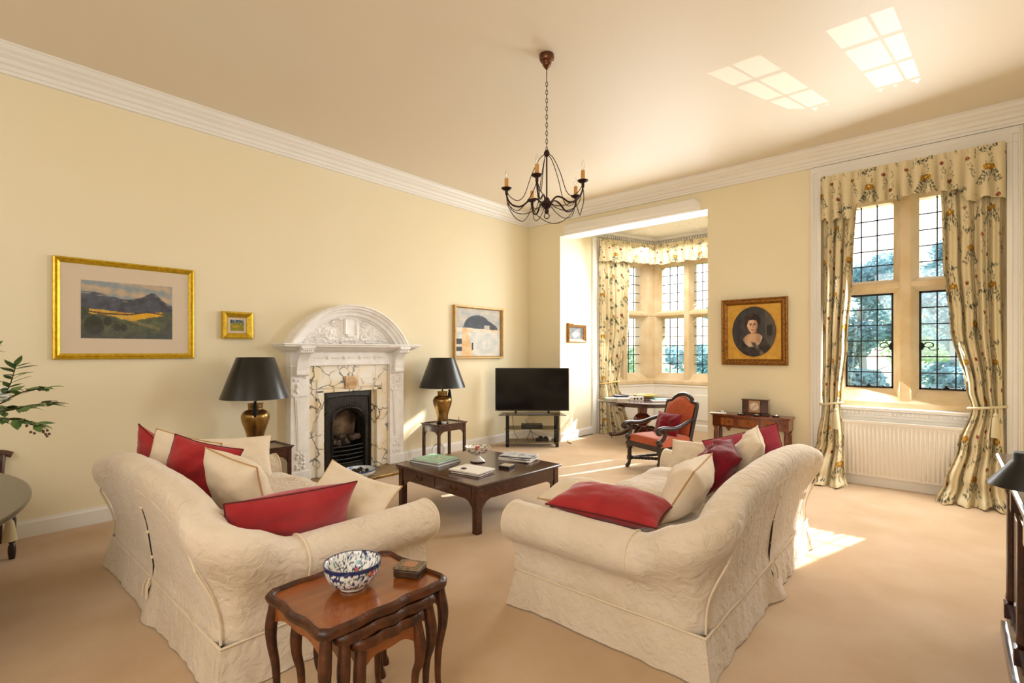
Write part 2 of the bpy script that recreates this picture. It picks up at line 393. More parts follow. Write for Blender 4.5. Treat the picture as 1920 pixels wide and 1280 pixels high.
# ------------------------------------------------------------------ stone windows
def stone_window(name, label, loc, rz, xa, xb, lights, zs0=.93, z1=1.16, z2=2.32, z3=2.48, z4=3.42, ztop=3.86, latch=True):
    r = sroot(name, loc, rz, label)
    s = MB()
    zs = (zs0, ztop)
    s.prism([(xa, 0), (lights[0][0] - .09, 0), (lights[0][0], .13), (lights[0][0], .3), (xa, .3)], *zs)
    s.prism([(xb, 0), (lights[-1][1] + .09, 0), (lights[-1][1], .13), (lights[-1][1], .3), (xb, .3)], *zs)
    for (a0, a1), (c0, c1) in zip(lights, lights[1:]):
        m = (a1 + c0) / 2; s.prism([(m - .05, -.02), (m + .05, -.02), (c0, .12), (c0, .3), (a1, .3), (a1, .12)], zs0 + .06, ztop)
    s.prism([(-.01, z2 + .05), (-.01, z3 - .05), (.12, z3), (.3, z3), (.3, z2), (.12, z2)], xa, xb, 'x')
    s.prism([(-.04, zs0), (-.04, zs0 + .07), (.13, z1), (.3, z1), (.3, zs0)], xa, xb, 'x')
    s.prism([(0, z4 + .1), (.13, z4), (.3, z4), (.3, ztop), (0, ztop)], xa, xb, 'x')
    s.build('stone_frame', stone_m, r, smooth=0, bevel=.012)
    for x0, x1 in lights:
        for za, zb, nr in ((z1, z2, 6), (z3, z4, 5)):
            g = MB(); g.box(x0, x1, .172, .176, za, zb); g.build('pane', glass_m, r, smooth=0)
            l = MB(); nc = 3
            for i in range(1, nc): x = x0 + (x1 - x0) * i / nc; l.box(x - .0065, x + .0065, .166, .182, za, zb)
            for i in range(1, nr): z = za + (zb - za) * i / nr; l.box(x0, x1, .166, .182, z - .0065, z + .0065)
            l.build('leading', lead_m, r, smooth=0)
            if nr == 6 and latch:
                c = MB(); w = .022
                c.box(x0, x1, .15, .185, za, za + w); c.box(x0, x1, .15, .185, zb - w, zb); c.box(x0, x0 + w, .15, .185, za, zb); c.box(x1 - w, x1, .15, .185, za, zb)
                c.build('casement_frame', ironb_m, r, smooth=0)
                sg = 1 if (x0 + x1) / 2 > (lights[0][0] + lights[-1][1]) / 2 else -1
                hx = (x0 + .025) if sg > 0 else (x1 - .025); hz = za + .51
                h = MB(); h.ball((hx, .14, hz), .028, 10, 6, sy=.5); h.ball((hx, .14, hz + .03), .014, 8, 6, sy=.5); h.ball((hx, .14, hz - .03), .014, 8, 6, sy=.5)
                h.tube(cr([(hx, .13, hz), (hx + sg * .05, .12, hz + .045), (hx + sg * .1, .12, hz + .03), (hx + sg * .1, .12, hz - .005), (hx + sg * .06, .12, hz - .01)], 5), .006, 6)
                h.tube(cr([(hx, .13, hz), (hx + sg * .05, .12, hz - .01), (hx + sg * .09, .12, hz - .045), (hx + sg * .14, .12, hz - .04), (hx + sg * .155, .12, hz - .025)], 5), .006, 6)
                h.build('latch', ironb_m, r)
                st = MB()
                mx = (x0 + x1) / 2
                st.box(x0 + .08, x1 - .08, .13, .15, za + .002, za + .012)
                for px, sc in ((mx, 1), (x0 + .1, .6), (x1 - .1, .6)):
                    st.ball((px, .14, za + .035 * sc), .014 * sc, 8, 6, sz=1.8); st.ball((px - .018 * sc, .14, za + .025 * sc), .01 * sc, 8, 6); st.ball((px + .018 * sc, .14, za + .025 * sc), .01 * sc, 8, 6)
                st.build('stay', ironb_m, r)
    return r
stone_window('window_1', 'tall mullioned stone window with leaded lights', (0, YB + .12, 0), 0, WX0 - .02, WX1 + .02, [(-1.0, -.51), (-.27, .22)], ztop=3.8)
stone_window('window_2', 'back of the bay, stone mullions and leaded lights', (0, 10.12, 0), 0, -5.1, -2.85, [(-4.66, -4.17), (-3.97, -3.48)], latch=False)
ca = math.atan2(10.12 - 8.74, .48); cl = math.hypot(1.38, .48)
stone_window('window_3', 'left canted side of the bay window', (BX0, 8.74, 0), ca, -.05, cl + .22, [(.22, .56), (.76, 1.22)], latch=False)
ca2 = math.atan2(8.74 - 10.12, .48)
stone_window('window_4', 'right canted side of the bay window', (-3.13, 10.12, 0), ca2, -.22, cl + .05, [(.24, .68), (.88, 1.30)], latch=False)

# ------------------------------------------------------------------ printed linen curtains
TW, TH, TS = 230, 320, .002
SC = 1.28   # size of the printed repeat
tile = np.zeros((TH, TW, 3), dtype=np.float32); tile[:] = lin('#dfd0ac')
def dab(x, y, r, c, a=1.0, sy=1):
    c = np.array(lin(c)); R = int(r / TS * max(1, sy)) + 2; ix, iy = x / TS, y / TS; rr = r / TS
    for j in range(int(iy) - R, int(iy) + R + 1):
        for i in range(int(ix) - R, int(ix) + R + 1):
            d = math.hypot(i - ix, (j - iy) / sy) / rr
            if d <= 1: tile[j % TH, i % TW] = tile[j % TH, i % TW] * (1 - a) + c * a
def strokes(pts, r, c, a=1.0):
    for x, y in cr(pts, 14): dab(x, y, r, c, a)
tr_ = random.Random(3)
for k in range(9):
    x, y = tr_.uniform(0, .46), tr_.uniform(0, .64)
    strokes([(x, y), (x + .05, y + .04), (x + .03, y + .1), (x - .03, y + .08), (x - .01, y + .04)], .0035, '#cdb988', .5)
def flower(x, y):
    for s in (-1, 1):      # curling leafy fan below the bloom
        for k in range(5):
            ax, ay = .026 + .012 * k, -.012 - .026 * k
            P = [(x + s * .004, y - .02 - .008 * k), (x + s * ax * .7, y + ay - .006), (x + s * ax, y + ay + .012), (x + s * (ax + .008), y + ay + .002)]
            strokes(P, .0016, '#5a5a48')
            for q in cr(P, 4)[3:]: dab(q[0] + tr_.uniform(-.005, .005), q[1] + tr_.uniform(-.006, .004), tr_.uniform(.0035, .006), tr_.choice(('#4c4e40', '#6a6c55', '#54564c')), .95)
    strokes([(x, y - .01), (x + .006, y - .07), (x - .006, y - .12), (x + .004, y - .165)], .0022, '#55533f')
    for k in range(7): a = PI * k / 6; dab(x + .027 * math.cos(a), y + .018 * math.sin(a), .0165, '#6a5526'); dab(x + .027 * math.cos(a), y + .018 * math.sin(a), .014, ('#c1923a', '#b07f2c')[k % 2])
    dab(x, y, .019, '#a87426'); dab(x, y + .008, .011, '#dcb45c'); dab(x - .008, y - .01, .006, '#8a5f20'); dab(x + .008, y - .01, .006, '#8a5f20')
    strokes([(x, y + .02), (x + .022, y + .06), (x + .008, y + .10), (x - .02, y + .135)], .0018, '#6b6650')
    for q in ((.02, .05), (.024, .075), (-.004, .105), (.016, .11), (-.026, .14)): dab(x + q[0], y + q[1], .0055, '#5f6150', .95)
def sprig(x, y):
    strokes([(x - .06, y - .02), (x - .02, y + .002), (x + .02, y - .002), (x + .06, y + .022)], .0018, '#3e4238')
    for k in range(15):
        t = k / 14; dab(x - .055 + .11 * t + tr_.uniform(-.006, .006), y - .015 + .03 * t + tr_.uniform(-.016, .018), tr_.uniform(.004, .0085), tr_.choice(('#2f323c', '#3b3e44', '#4a4c42')), .95)
def redf(x, y):
    for k in range(5): a = 2 * PI * k / 5; dab(x + .010 * math.cos(a), y + .010 * math.sin(a), .008, ('#7c2b2a', '#8f3a33')[k % 2])
    dab(x, y, .005, '#c08a48'); strokes([(x, y), (x + .012, y - .04), (x + .03, y - .07), (x + .02, y - .11)], .0018, '#5a5a44')
    for q in ((.02, -.042), (.004, -.055), (.034, -.065), (.03, -.09), (.014, -.085)): dab(x + q[0], y + q[1], .0055, '#6a6a50', .95)
for k in range(26):
    x, y = tr_.uniform(0, .46), tr_.uniform(0, .64); d = tr_.uniform(-.03, .03)
    strokes([(x, y), (x + d, y + .035), (x + d * .4, y + .075)], .0015, '#77745c', .85)
    for q in range(4): dab(x + d * (.3 + .3 * (q % 2)) + tr_.uniform(-.008, .008), y + .015 + .018 * q, tr_.uniform(.0035, .0055), tr_.choice(('#70715a', '#595b4e', '#858262')), .9)
flower(.12, .2); flower(.35, .52); sprig(.12, .36); sprig(.36, .04); redf(.24, .30); redf(.06, .55); redf(.43, .3); sprig(.23, .47); redf(.30, .14); redf(.18, .60)
def fabric(s, t): return tile[int(t / TS / SC) % TH, int(s / TS / SC) % TW]
def ipl(tab, z):
    for a, c in zip(tab, tab[1:]):
        if a[0] >= z >= c[0]:
            f = (a[0] - z) / (a[0] - c[0]); f = f * f * (3 - 2 * f)
            return [p + (q - p) * f for p, q in zip(a[1:], c[1:])]
    return list(tab[-1][1:]) if z < tab[-1][0] else list(tab[0][1:])
def curtain_sheet(tab, nf, seed, cloth=.8, nu=130, nv=190, mat=Matrix()):
    """tab rows: z, left x, right x, y, fold depth"""
    z1, z0 = tab[0][0], tab[-1][0]; pts, cols = [], []
    for i in range(nu + 1):
        u = i / nu; rp, rc = [], []
        for j in range(nv + 1):
            z = z1 + (z0 - z1) * j / nv
            xl, xr, y, am = ipl(tab, z)
            w = u + .018 * n3(u * 4 + seed, z * .8, 1.3)
            ph = 2 * PI * nf * w + .6 * n3(seed, z * .7, u)
            yy = y + am * math.sin(ph) + am * .35 * math.sin(2.3 * ph + seed) + .012 * n3(u * 9, z * 3, seed)
            x = xl + (xr - xl) * (u + .35 / nf / (2 * PI) * math.cos(ph) * min(1, am / .03))
            zz = z
            if z < .12: zz = max(.006, z + .05 * (1 - z / .12) * max(0, n3(u * 7 + seed, 2.2, .5)))
            rp.append(mat @ Vector((x, yy, zz))); rc.append(fabric(u * cloth + seed * .13, z))
        pts.append(rp); cols.append(rc)
    return pts, cols
def curtain(name, label, tab, nf, seed, tie, group, mat=Matrix(), cloth=.8, nu=130, nv=190, tassel=True, tmat=None):
    r = thing('curtain', label, 'curtain', tuple(mat @ Vector(((tab[-1][1] + tab[-1][2]) / 2, tab[-1][3], 0))), 0, group)
    inv = Matrix.Translation(-Vector(r.location))
    p, c = curtain_sheet(tab, nf, seed, cloth, nu, nv, inv @ mat)
    m = MB(); m.grid(p, cols=c); m.build('drape', VCc, r, smooth=180, fixn=False)
    z, xa, xb, y, am = tie
    t = MB(); ring = []
    for k in range(24):
        a = 2 * PI * k / 24; ring.append(inv @ mat @ Vector(((xa + xb) / 2 + (xb - xa) / 2 * 1.04 * math.cos(a), y + (am + .03) * math.sin(a), z + .02 * math.cos(a) * (1 if xa < xb else -1))))
    t.tube(ring, .014, 8, closed=True); t.build('tieback', tmat or tassg_m, r)
    if tassel:
        q = MB(); cx = tassel; cy = y - am - .055
        q.lathe([(.004, .06), (.012, .05), (.022, .03), (.02, .01), (.026, 0), (.034, -.1), (.04, -.2), (.0, -.2)], 14, (0, 0, 0), cap=False)
        q.xf(inv @ mat @ Matrix.Translation((cx, cy, z - .1))); 
        q.tube([inv @ mat @ Vector((cx, cy + .02, z + .0)), inv @ mat @ Vector((cx, cy, z - .04))], .006, 6)
        q.build('tassel', tass_m, r)
    return r
CG = 'floral linen curtains'
curtain('curtain', 'long floral curtain on the left of the tall window, tied back', [(3.6, -1.2, -.84, 7.345, .03), (2.6, -1.2, -.88, 7.315, .05), (1.7, -1.2, -.93, 7.28, .055), (1.05, -1.2, -.99, 7.26, .035), (.95, -1.19, -1.0, 7.25, .03), (.5, -1.25, -.95, 7.2, .05), (.12, -1.40, -.92, 7.06, .065), (.0, -1.50, -.88, 6.97, .075)], 3.5, 1, (.97, -1.21, -.98, 7.25, .035), CG, tassel=-1.04, tmat=tass_m, cloth=.72)
curtain('curtain', 'long floral curtain on the right of the tall window, tied back', [(3.6, -.08, .43, 7.345, .03), (2.6, -.06, .43, 7.31, .055), (1.9, .0, .43, 7.28, .06), (1.2, .13, .43, 7.26, .05), (1.0, .17, .43, 7.25, .04), (.6, .06, .44, 7.2, .05), (.2, -.05, .45, 7.1, .06), (.0, -.13, .5, 6.98, .07)], 4.4, 2.4, (1.02, .16, .44, 7.25, .04), CG, tassel=.36, tmat=tass_m, cloth=.9)
# bay: left curtain hangs along the canted side, right one shows as a sliver
def frame2(p, q):
    a, c = Vector(p), Vector(q); d = (c - a).normalized()
    return Matrix(((d.x, -d.y, 0, a.x), (d.y, d.x, 0, a.y), (0, 0, 1, 0), (0, 0, 0, 1)))
mb_ = frame2((-5.17, 8.72), (-4.72, 9.98))
curtain('curtain', 'floral curtain on the left of the bay window behind the round table', [(3.6, -.16, .66, .0, .025), (2.2, -.16, .6, -.04, .035), (1.2, -.14, .36, -.05, .03), (1.0, -.12, .3, -.05, .03), (.5, -.14, .45, -.08, .045), (.0, -.18, .62, -.12, .05)], 6, 5, (1.0, -.13, .33, -.05, .03), 'floral curtains in the bay', mb_, nu=90, nv=110, tassel=-.08)
mc_ = frame2((-3.2, 9.98), (-2.76, 8.75))
curtain('curtain', 'floral curtain at the right of the bay window, mostly behind the wall corner', [(3.6, .6, 1.22, .0, .025), (2.2, .68, 1.22, -.04, .035), (1.0, .9, 1.24, -.05, .03), (.5, .75, 1.24, -.08, .045), (.0, .55, 1.24, -.12, .05)], 6, 8, (1.0, .9, 1.24, -.05, .03), 'floral curtains in the bay', mc_, nu=70, nv=90, tassel=False)
def valance(label, path, z1, z0, scal, nf, seed, nu, group, ends=.1, endw=.14):
    """path: plan polyline; gathered frill with a scalloped lower edge"""
    P = [Vector(p) for p in path]; Ls = [(q - p).length for p, q in zip(P, P[1:])]; T = sum(Ls); pts, cols = [], []
    for i in range(nu + 1):
        s = T * i / nu; k = 0; q = s
        while k < len(Ls) - 1 and q > Ls[k]: q -= Ls[k]; k += 1
        d = (P[k + 1] - P[k]).normalized(); n = Vector((d.y, -d.x)); p = P[k] + d * q
        u = i / nu; e = min(u, 1 - u); drop = z0 - (ends * max(0, min(1, (endw + .03 - e) / .05))); drop += scal * .5 * math.sin(2 * PI * nf * u * .5 + seed) + scal * n3(u * 14, seed, 0)
        rp, rc = [], []
        for j in range(41):
            v = j / 40; z = z1 + (drop - z1) * v; am = .014 + .034 * v
            ph = 2 * PI * nf * (u + .01 * n3(u * 8, v, seed)); o = .035 + am * (1.1 * abs(math.sin(ph / 2)) ** .7 * 2 - 1.1) + .01 * n3(u * 30, v * 3, seed) + .012 * v
            w = p + n * o; rp.append((w.x, w.y, z)); rc.append(fabric(s * 1.15 + seed * .1, z))
        pts.append(rp); cols.append(rc)
    m = MB(); m.grid(pts, cols=cols); o = m.build('valance', VCc, smooth=180, fixn=False)
    return tag(o, label, 'valance', group)
valance('gathered floral valance across the top of the tall window', [(WX0 + .01, 7.27), (WX1 - .01, 7.27)], 3.775, 3.36, .03, 15, 1.7, 300, 'floral valances', ends=.14, endw=.2)
valance('gathered floral valance round the top of the bay window', [(-5.20, 8.56), (-4.67, 9.89), (-3.27, 9.89), (-2.8, 8.64)], 3.835, 3.42, .025, 26, 3.1, 380, 'floral valances', ends=.03, endw=.1)

# ------------------------------------------------------------------ garden
b = MB(); b.box(-30, 30, 10.6, 60, -.7, -.5); struct(b.build('ground_garden', lawn_m, smooth=0))
def tree(name, label, x, y, h, w, mat, n, seed, zb=-.5, crown0=.1, group='trees beyond the windows', trunk=True):
    R = random.Random(seed); r = thing(name, label, 'tree', (x, y, zb), 0, group)
    if trunk:
        t = MB(); t.tube(cr([(0, 0, 0), (.05, 0, h * .3), (-.04, .03, h * .7)], 5), [.12 - .006 * i for i in range(11)], 8); t.build('trunk', bark_m, r)
        br = MB()
        for k in range(14):
            a = R.uniform(0, 2 * PI); z = h * R.uniform(.3, .75); q = w * R.uniform(.3, .5)
            br.tube([(0, 0, z), (q * .5 * math.cos(a), q * .5 * math.sin(a), z + .25), (q * math.cos(a), q * math.sin(a), z + R.uniform(.2, .7))], [.03, .018, .006], 5)
        br.build('branches', bark_m, r)
    m = MB(); cl = [(R.gauss(0, w * .22), R.gauss(0, w * .2), h * R.uniform(crown0, .93), R.uniform(.18, .34) * w) for _ in range(16)]
    for k in range(n):
        cx, cy, cz, q = R.choice(cl); d = Vector((R.gauss(0, 1), R.gauss(0, 1), R.gauss(0, 1))).normalized() * q * R.random() ** .4
        c = Vector((cx, cy, min(max(cz + d.z * .8, .05), h)));  c.x += d.x; c.y += d.y
        s = R.uniform(.06, .13); a = Vector((R.gauss(0, 1), R.gauss(0, 1), R.gauss(0, .6))).normalized(); e = a.orthogonal().normalized() * .45
        i0 = len(m.v); m.v += [tuple(c - a * s), tuple(c + e * s), tuple(c + a * s), tuple(c - e * s)]; m.f.append((i0, i0 + 1, i0 + 2, i0 + 3))
    m.build('foliage', mat, r, smooth=0, fixn=False)
GT = 'trees beyond the tall window'
tree('garden_tree', 'feathery blue green tree behind the left casement of the tall window', -1.6, 14.6, 4.5, 1.5, tree_m, 5200, 1, group=GT)
tree('garden_tree', 'feathery blue green tree behind the right casement of the tall window', .05, 15.6, 5.2, 1.6, tree_m, 5600, 2, group=GT)
tree('garden_tree', 'pale green tree farther back, seen between the two blue green ones', -.95, 19.5, 4.9, 2.4, tree_m2, 5000, 3, group=GT)
tree('garden_tree', 'unseen dense tree added right of the tall window to shade the room', 2.0, 15.4, 8.6, 2.3, tree_m, 7000, 4, crown0=.8, group=GT)  # added out of sight, its high crown blocks sun through the upper lights
tree('garden_tree', 'tall tree added between the bay and the tall window to block bay sun', -3.25, 12.1, 6.2, 1.7, tree_m, 9500, 6, crown0=.1, group=GT)  # added only to keep direct sun out of the bay
GS = 'shrubs beyond the bay window'
tree('garden_shrub', 'low blue green shrub behind the central lights of the bay window', -6.3, 15.6, 2.3, 1.8, tree_m, 3000, 11, group=GS, trunk=False)
tree('garden_shrub', 'low pale shrub behind the left side light of the bay window', -8.9, 17.5, 2.6, 2.0, tree_m2, 3000, 12, group=GS, trunk=False)
tree('garden_shrub', 'dense low shrub just outside the left casement of the tall window', -1.3, 12.2, 1.7, 1.1, tree_m, 3600, 21, group='shrubs beyond the tall window', trunk=False)
tree('garden_shrub', 'dense low shrub just outside the right casement of the tall window', .25, 12.4, 1.8, 1.1, tree_m, 3600, 22, group='shrubs beyond the tall window', trunk=False)
# ------------------------------------------------------------------ pictures
def painted(x0, x1, z0, z1, y, fn, nx, nz, name, parent, mat=None):
    pts, cols = [], []
    for i in range(nx + 1):
        u = i / nx; pts.append([(x0 + (x1 - x0) * u, y, z0 + (z1 - z0) * j / nz) for j in range(nz + 1)]); cols.append([fn(u, j / nz) for j in range(nz + 1)])
    m = MB(); m.grid(pts, cols=cols); return m.build(name, mat or VC, parent, smooth=0, fixn=False)
def mixc(a, c, f): f = max(0, min(1, f)); return tuple(p + (q - p) * f for p, q in zip(a, c))
def frame_mesh(w, h, prof):
    """prof [(inset from the outer edge, depth towards the room)]; outer size w x h"""
    m = MB(); rows = []
    for sx, sz in ((-1, -1), (1, -1), (1, 1), (-1, 1)): rows.append([(sx * (w / 2 - i), -d, sz * (h / 2 - i)) for i, d in prof])
    m.grid(rows, cu=True, cv=True); return m
def picture(name, label, loc, rz, w, h, fw, prof, fmat, mount, art, mw, gx, gz, tilt=0, glazed=False):
    r = thing(name, label, 'picture', loc, rz)
    r.rotation_euler = (tilt, 0, rz)
    frame_mesh(w, h, [(0, 0), *[(a * fw, d) for a, d in prof], (fw, 0)]).build('frame', fmat, r, smooth=20)
    if mount: m = MB(); m.box(-w/2 + fw * .8, w/2 - fw * .8, -.012, -.001, -h/2 + fw * .8, h/2 - fw * .8); m.build('mount', mount, r, smooth=0)
    aw, ah = w / 2 - fw - mw, h / 2 - fw - mw
    painted(-aw, aw, -ah, ah, -.0135, art, gx, gz, 'artwork', r, VCg if glazed else VC)
    return r
C = lambda h: lin(h)
def moor(u, v):
    x = u * 6; rid = .78 - .16 * max(0, u - .25) + .05 * math.sin(u * 9 + 1) * (.4 + u) + .02 * n3(x, 3, 0) + .09 * math.exp(-((u - .77) / .1) ** 2)
    g = n3(x * 2.2, v * 9, 1) * .5 + n3(x * 5, v * 25, 2) * .3
    if v > rid:
        c = mixc(C('#8b98a0'), C('#c3ac93'), .5 + g * 1.4 + .5 * math.sin(v * 30 + u * 5)); return c
    if v > .5 + .03 * math.sin(u * 5 + 2) + .015 * n3(x, 9, 1):
        c = mixc(C('#3d4150'), C('#5c6374'), .4 + g + (v - .55)); 
        if rid - v < .05 and n3(x * 2, v * 30, 5) > .22: c = mixc(c, C('#a4a092'), .6)
        return mixc(c, C('#2c2d38'), .4 if rid - v < .12 and u > .4 else 0)
    f = .43 - .1 * math.exp(-((u - .52) / .2) ** 2)
    if v > f + .015 * n3(x * 3, v * 5, 4) and .08 < u < .88:
        c = mixc(C('#b98338'), C('#d9b24e'), .5 + g * 1.5)
        if u > .55: c = mixc(c, C('#e3a916'), .7)
        if abs(v - f - .07 + .05 * math.sin(u * 8)) < .012: c = C('#4a3b33')
        return c
    c = mixc(C('#3b443d'), C('#626a52'), .5 + g * 1.3 + .5 * math.sin(u * 4 - v * 3) * v)
    for a, q, rr in ((.27, .3, .045), (.37, .2, .04), (.44, .2, .04), (.13, .22, .1)):
        if ((u - a) / rr) ** 2 + ((v - q) / rr * .6) ** 2 < 1 + g: c = mixc(c, C('#23292b'), .75)
    if .5 < u < .85 and abs(v - .42 + .42 * (u - .3)) < .03 + .02 * g: c = mixc(c, C('#8b7f5c'), .6)
    return mixc(c, C('#474a5e'), max(0, .5 - v * 2) * .9 + .2 * (u > .9))
def field(u, v):
    g = n3(u * 7, v * 12, 1)
    if v > .72: return mixc(C('#273140'), C('#8fa0a8'), .35 + g * 1.8)
    return mixc(mixc(C('#767d1c'), C('#a99a2a'), .5 + g), C('#c79a28'), math.exp(-((v - .38) / .1) ** 2 - ((u - .4) / .25) ** 2))
def coast(u, v):
    g = n3(u * 5, v * 6, 3) * .6 + n3(u * 14, v * 16, 4) * .4
    hill = .62 + .25 * math.sqrt(max(0, 1 - ((u - .48) / .3) ** 2)) if u < .7 else .62 + .19 * max(0, 1 - (u - .66) / .26) ** .7 * .9
    base = .6 - .03 * u
    if base < v < hill and .15 < u < .93: return mixc(C('#3d424f'), C('#2f3440'), .5 + g * 2) if not (.62 < u < .75 and v < .66) else C('#b9b2a6')
    if v >= base: return mixc(C('#a9adae'), C('#cdc3b4'), .4 + g * 1.6 + .4 * (v > .9))
    if u < .14 and .1 < v < .36: return C('#2c2f3a') if abs(v - .22) > .025 else C('#d0c9bf')
    if abs(u - .36) < .017 and .13 < v < .28: return C('#2c2f3a')
    if abs(u - .2 - .1 * (.55 - v)) < .045 + .16 * (.58 - v) and v < .58 and u < .36: return mixc(C('#d8ad6f'), C('#e4c79b'), .5 + g * 1.5)
    if v > .5: return mixc(C('#e0d8c8'), C('#d4b27e'), .3 + g * 2.2)
    d = math.hypot((u - .68) / .3, (v - .25) / .28)
    return mixc(C('#c2c6c2'), C('#dcd8d0'), .5 + g * 1.4 + .4 * math.sin(d * 8))
def small_still(u, v):
    g = n3(u * 6, v * 6, 2); d = ((u - .45) / .33) ** 2 + ((v - .35) / .28) ** 2
    return mixc(C('#46433e'), C('#9a938a'), (1 - d) * .9 + g * .5) if d < 1 else mixc(C('#4a4943'), C('#2f2d2a'), v + g)
def lady(u, v):
    """head and shoulders of a dark haired woman in an oval"""
    e = ((u - .5) / .5) ** 2 + ((v - .5) / .5) ** 2
    g = n3(u * 9, v * 9, 5) * .5
    if e > .95: return C('#120f0e')
    c = mixc(C('#2f2d30'), C('#4a4848'), .35 + g + (u - .4) * .6)
    if u > .75: c = mixc(C('#5f5851'), C('#4b443f'), .5 + g)
    if .79 < u < .91 and .42 < v < .63: c = C('#2b2725')
    if ((u - .47) / .19) ** 2 + ((v - .71) / .155) ** 2 < 1 + g * .3: c = mixc(C('#1d1512'), C('#46332a'), .3 + g * 1.6 + .5 * (v > .8) * (u < .5))
    if abs(u - .5) < .065 and .38 < v < .55: c = mixc(C('#c2916d'), C('#85593f'), (u - .44) * 6)
    sh = .46 - 1.9 * max(0, abs(u - .5) - .1) ** 1.5
    if v < sh:
        c = mixc(C('#403833'), C('#1d1818'), .45 + g * 2)                       # dark gown
        vneck = .43 - 1.35 * abs(u - .47) if u < .47 else .43 - .62 * abs(u - .47)
        inner = ((u - .47) / .2) ** 2 + ((v - .42) / .2) ** 2
        if inner < 1: c = mixc(C('#dab691'), C('#a97b59'), .25 + abs(u - .44) * 2.4 + g * .6)      # shoulders
        if .86 < inner < 1.25 and v < .46: c = mixc(C('#c9b8a4'), C('#8d7a6b'), .4 + g * 2)        # lace edge
        if abs(u - .47 - .9 * (.3 - v)) < .05 and v < .3: c = mixc(C('#8f8072'), C('#4a3f3a'), .5 + g * 2.4)
    face = ((u - .475) / (.118 if v > .6 else .118 - .25 * (.6 - v))) ** 2 + ((v - .62) / .145) ** 2
    if face < 1 and v < .735 - 1.6 * (u - .47) ** 2:
        c = mixc(C('#e2bb98'), C('#9a6a4e'), max(0, (u - .47) * 5.5) + .3 * face * (u > .47) + .05)
        for ex in (.435, .515):
            if ((u - ex) / .024) ** 2 + ((v - .638) / .012) ** 2 < 1: c = C('#3a251d')
            if abs(v - .668 + (u - ex) ** 2 * 8) < .007 and abs(u - ex) < .032: c = C('#573626')
        if ((u - .472) / .034) ** 2 + ((v - .537) / .013) ** 2 < 1: c = C('#a04f46')
        if abs(u - .488) < .011 and .575 < v < .64: c = C('#a5745a')
        if ((u - .425) / .03) ** 2 + ((v - .585) / .025) ** 2 < 1: c = mixc(c, C('#d09678'), .5)
    return c
GP = [(.05, .03), (.25, .034), (.4, .022), (.55, .03), (.85, .016)]
picture('framed_painting', 'large gold framed landscape painting of dark hills in a wide pale mount', (XL, 1.2275, 1.999), PI/2, 1.113, .932, .062, GP, gold_m, mount_m, moor, .135, 170, 110, glazed=True)
picture('framed_painting', 'tiny gold framed painting of a yellow field above the left lamp', (XL, 2.21, 1.90), PI/2, .325, .305, .07, [(.05, .05), (.3, .055), (.7, .035), (.9, .02)], gold_m, mount_m, field, .022, 46, 40)
picture('framed_painting', 'thinly framed pale beach painting with a dark headland, above the television', (XL, 6.04, 1.93), PI/2, 1.16, .87, .04, [(.05, .06), (.6, .062), (.9, .04)], pale_f, None, coast, 0, 120, 90)
picture('framed_painting', 'tiny dark picture in a gilt frame on the wall left of the bay', (BX0, 7.872, 1.955), PI/2, .6, .36, .075, [(.05, .045), (.3, .055), (.7, .03), (.9, .02)], gold_o, None, small_still, 0, 50, 30)
# oval portrait
r = picture('portrait_painting', 'gilt framed oval portrait of a dark haired woman above the console table', (-2.018, YB - .012, 1.879), 0, .845, .915, .09, [(.03, .05), (.2, .06), (.35, .045), (.6, .05), (.9, .02)], gold_o, gold_f, lambda u, v: C('#d9a94a'), .03, 2, 2, tilt=math.radians(1.2))
bpy.data.objects.remove([o for o in r.children if o.name.startswith('artwork')][0])
aw, ah = .285, .345; pts, cols = [], []
for i in range(61):
    q = i / 60; row, cr_ = [], []
    for j in range(120):
        a = 2 * PI * j / 120; x, z = q * math.cos(a), q * math.sin(a)
        row.append((aw * x, -.014 - .0005, ah * z)); cr_.append(lady(.5 + x / 2, .5 + z / 2))
    pts.append(row); cols.append(cr_)
m = MB(); m.grid(pts, cv=True, cols=cols); m.build('artwork', VC, r, smooth=0, fixn=False)
m = MB(); m.tube([(aw * 1.01 * math.cos(2*PI*k/64), -.013, ah * 1.01 * math.sin(2*PI*k/64)) for k in range(64)], .008, 6, closed=True); m.build('oval_slip', gold_f, r)

# ------------------------------------------------------------------ fireplace (local x = right, -y = into the room)
FP = thing('fireplace', 'white carved chimneypiece with arched top and veined marble slips', 'fireplace', (XL, FY, 0), PI/2)
m = MB()
for s in (-1, 1):   # pilasters
    a, c = sorted((s * .585, s * .82))
    m.box(a, c, -.13, 0, .031, 1.60); m.box(a - .01, c + .01, -.145, 0, .031, .16); m.box(a - .006, c + .006, -.14, 0, 1.415, 1.44)
    m.box(a + .02, c - .02, -.14, -.1, 1.46, 1.56)
m.box(-.6, .6, -.12, 0, 1.43, 1.60); m.box(-.6, .6, -.135, -.1, 1.43, 1.455)
m.build('surround', carve_m, FP, smooth=0, bevel=.006)
for s in (-1, 1):   # tapering panels with pendant drops
    m = MB()
    cx = s * .70
    m.prism([(cx - .075, 1.06), (cx + .075, 1.06), (cx + .04, .42), (cx - .04, .42)], -.142, -.12, 'y'); m.prism([(cx - .055, 1.02), (cx + .055, 1.02), (cx + .03, .46), (cx - .03, .46)], -.148, -.12, 'y')
    for k in range(26):
        z = .18 + .22 * rnd.random(); m.ball((cx + rnd.uniform(-.05, .05) * (1.3 - z), -.132, z), rnd.uniform(.014, .026), 8, 5, sy=.8)
    for k in range(26):
        z = rnd.uniform(1.1, 1.4); m.ball((cx + rnd.uniform(-.075, .075), -.132, z), rnd.uniform(.014, .026), 8, 5, sy=.8)
    m.box(cx - .1, cx + .1, -.15, -.12, 1.065, 1.09)
    m.build('carved_panel', carve_m, FP, smooth=30)
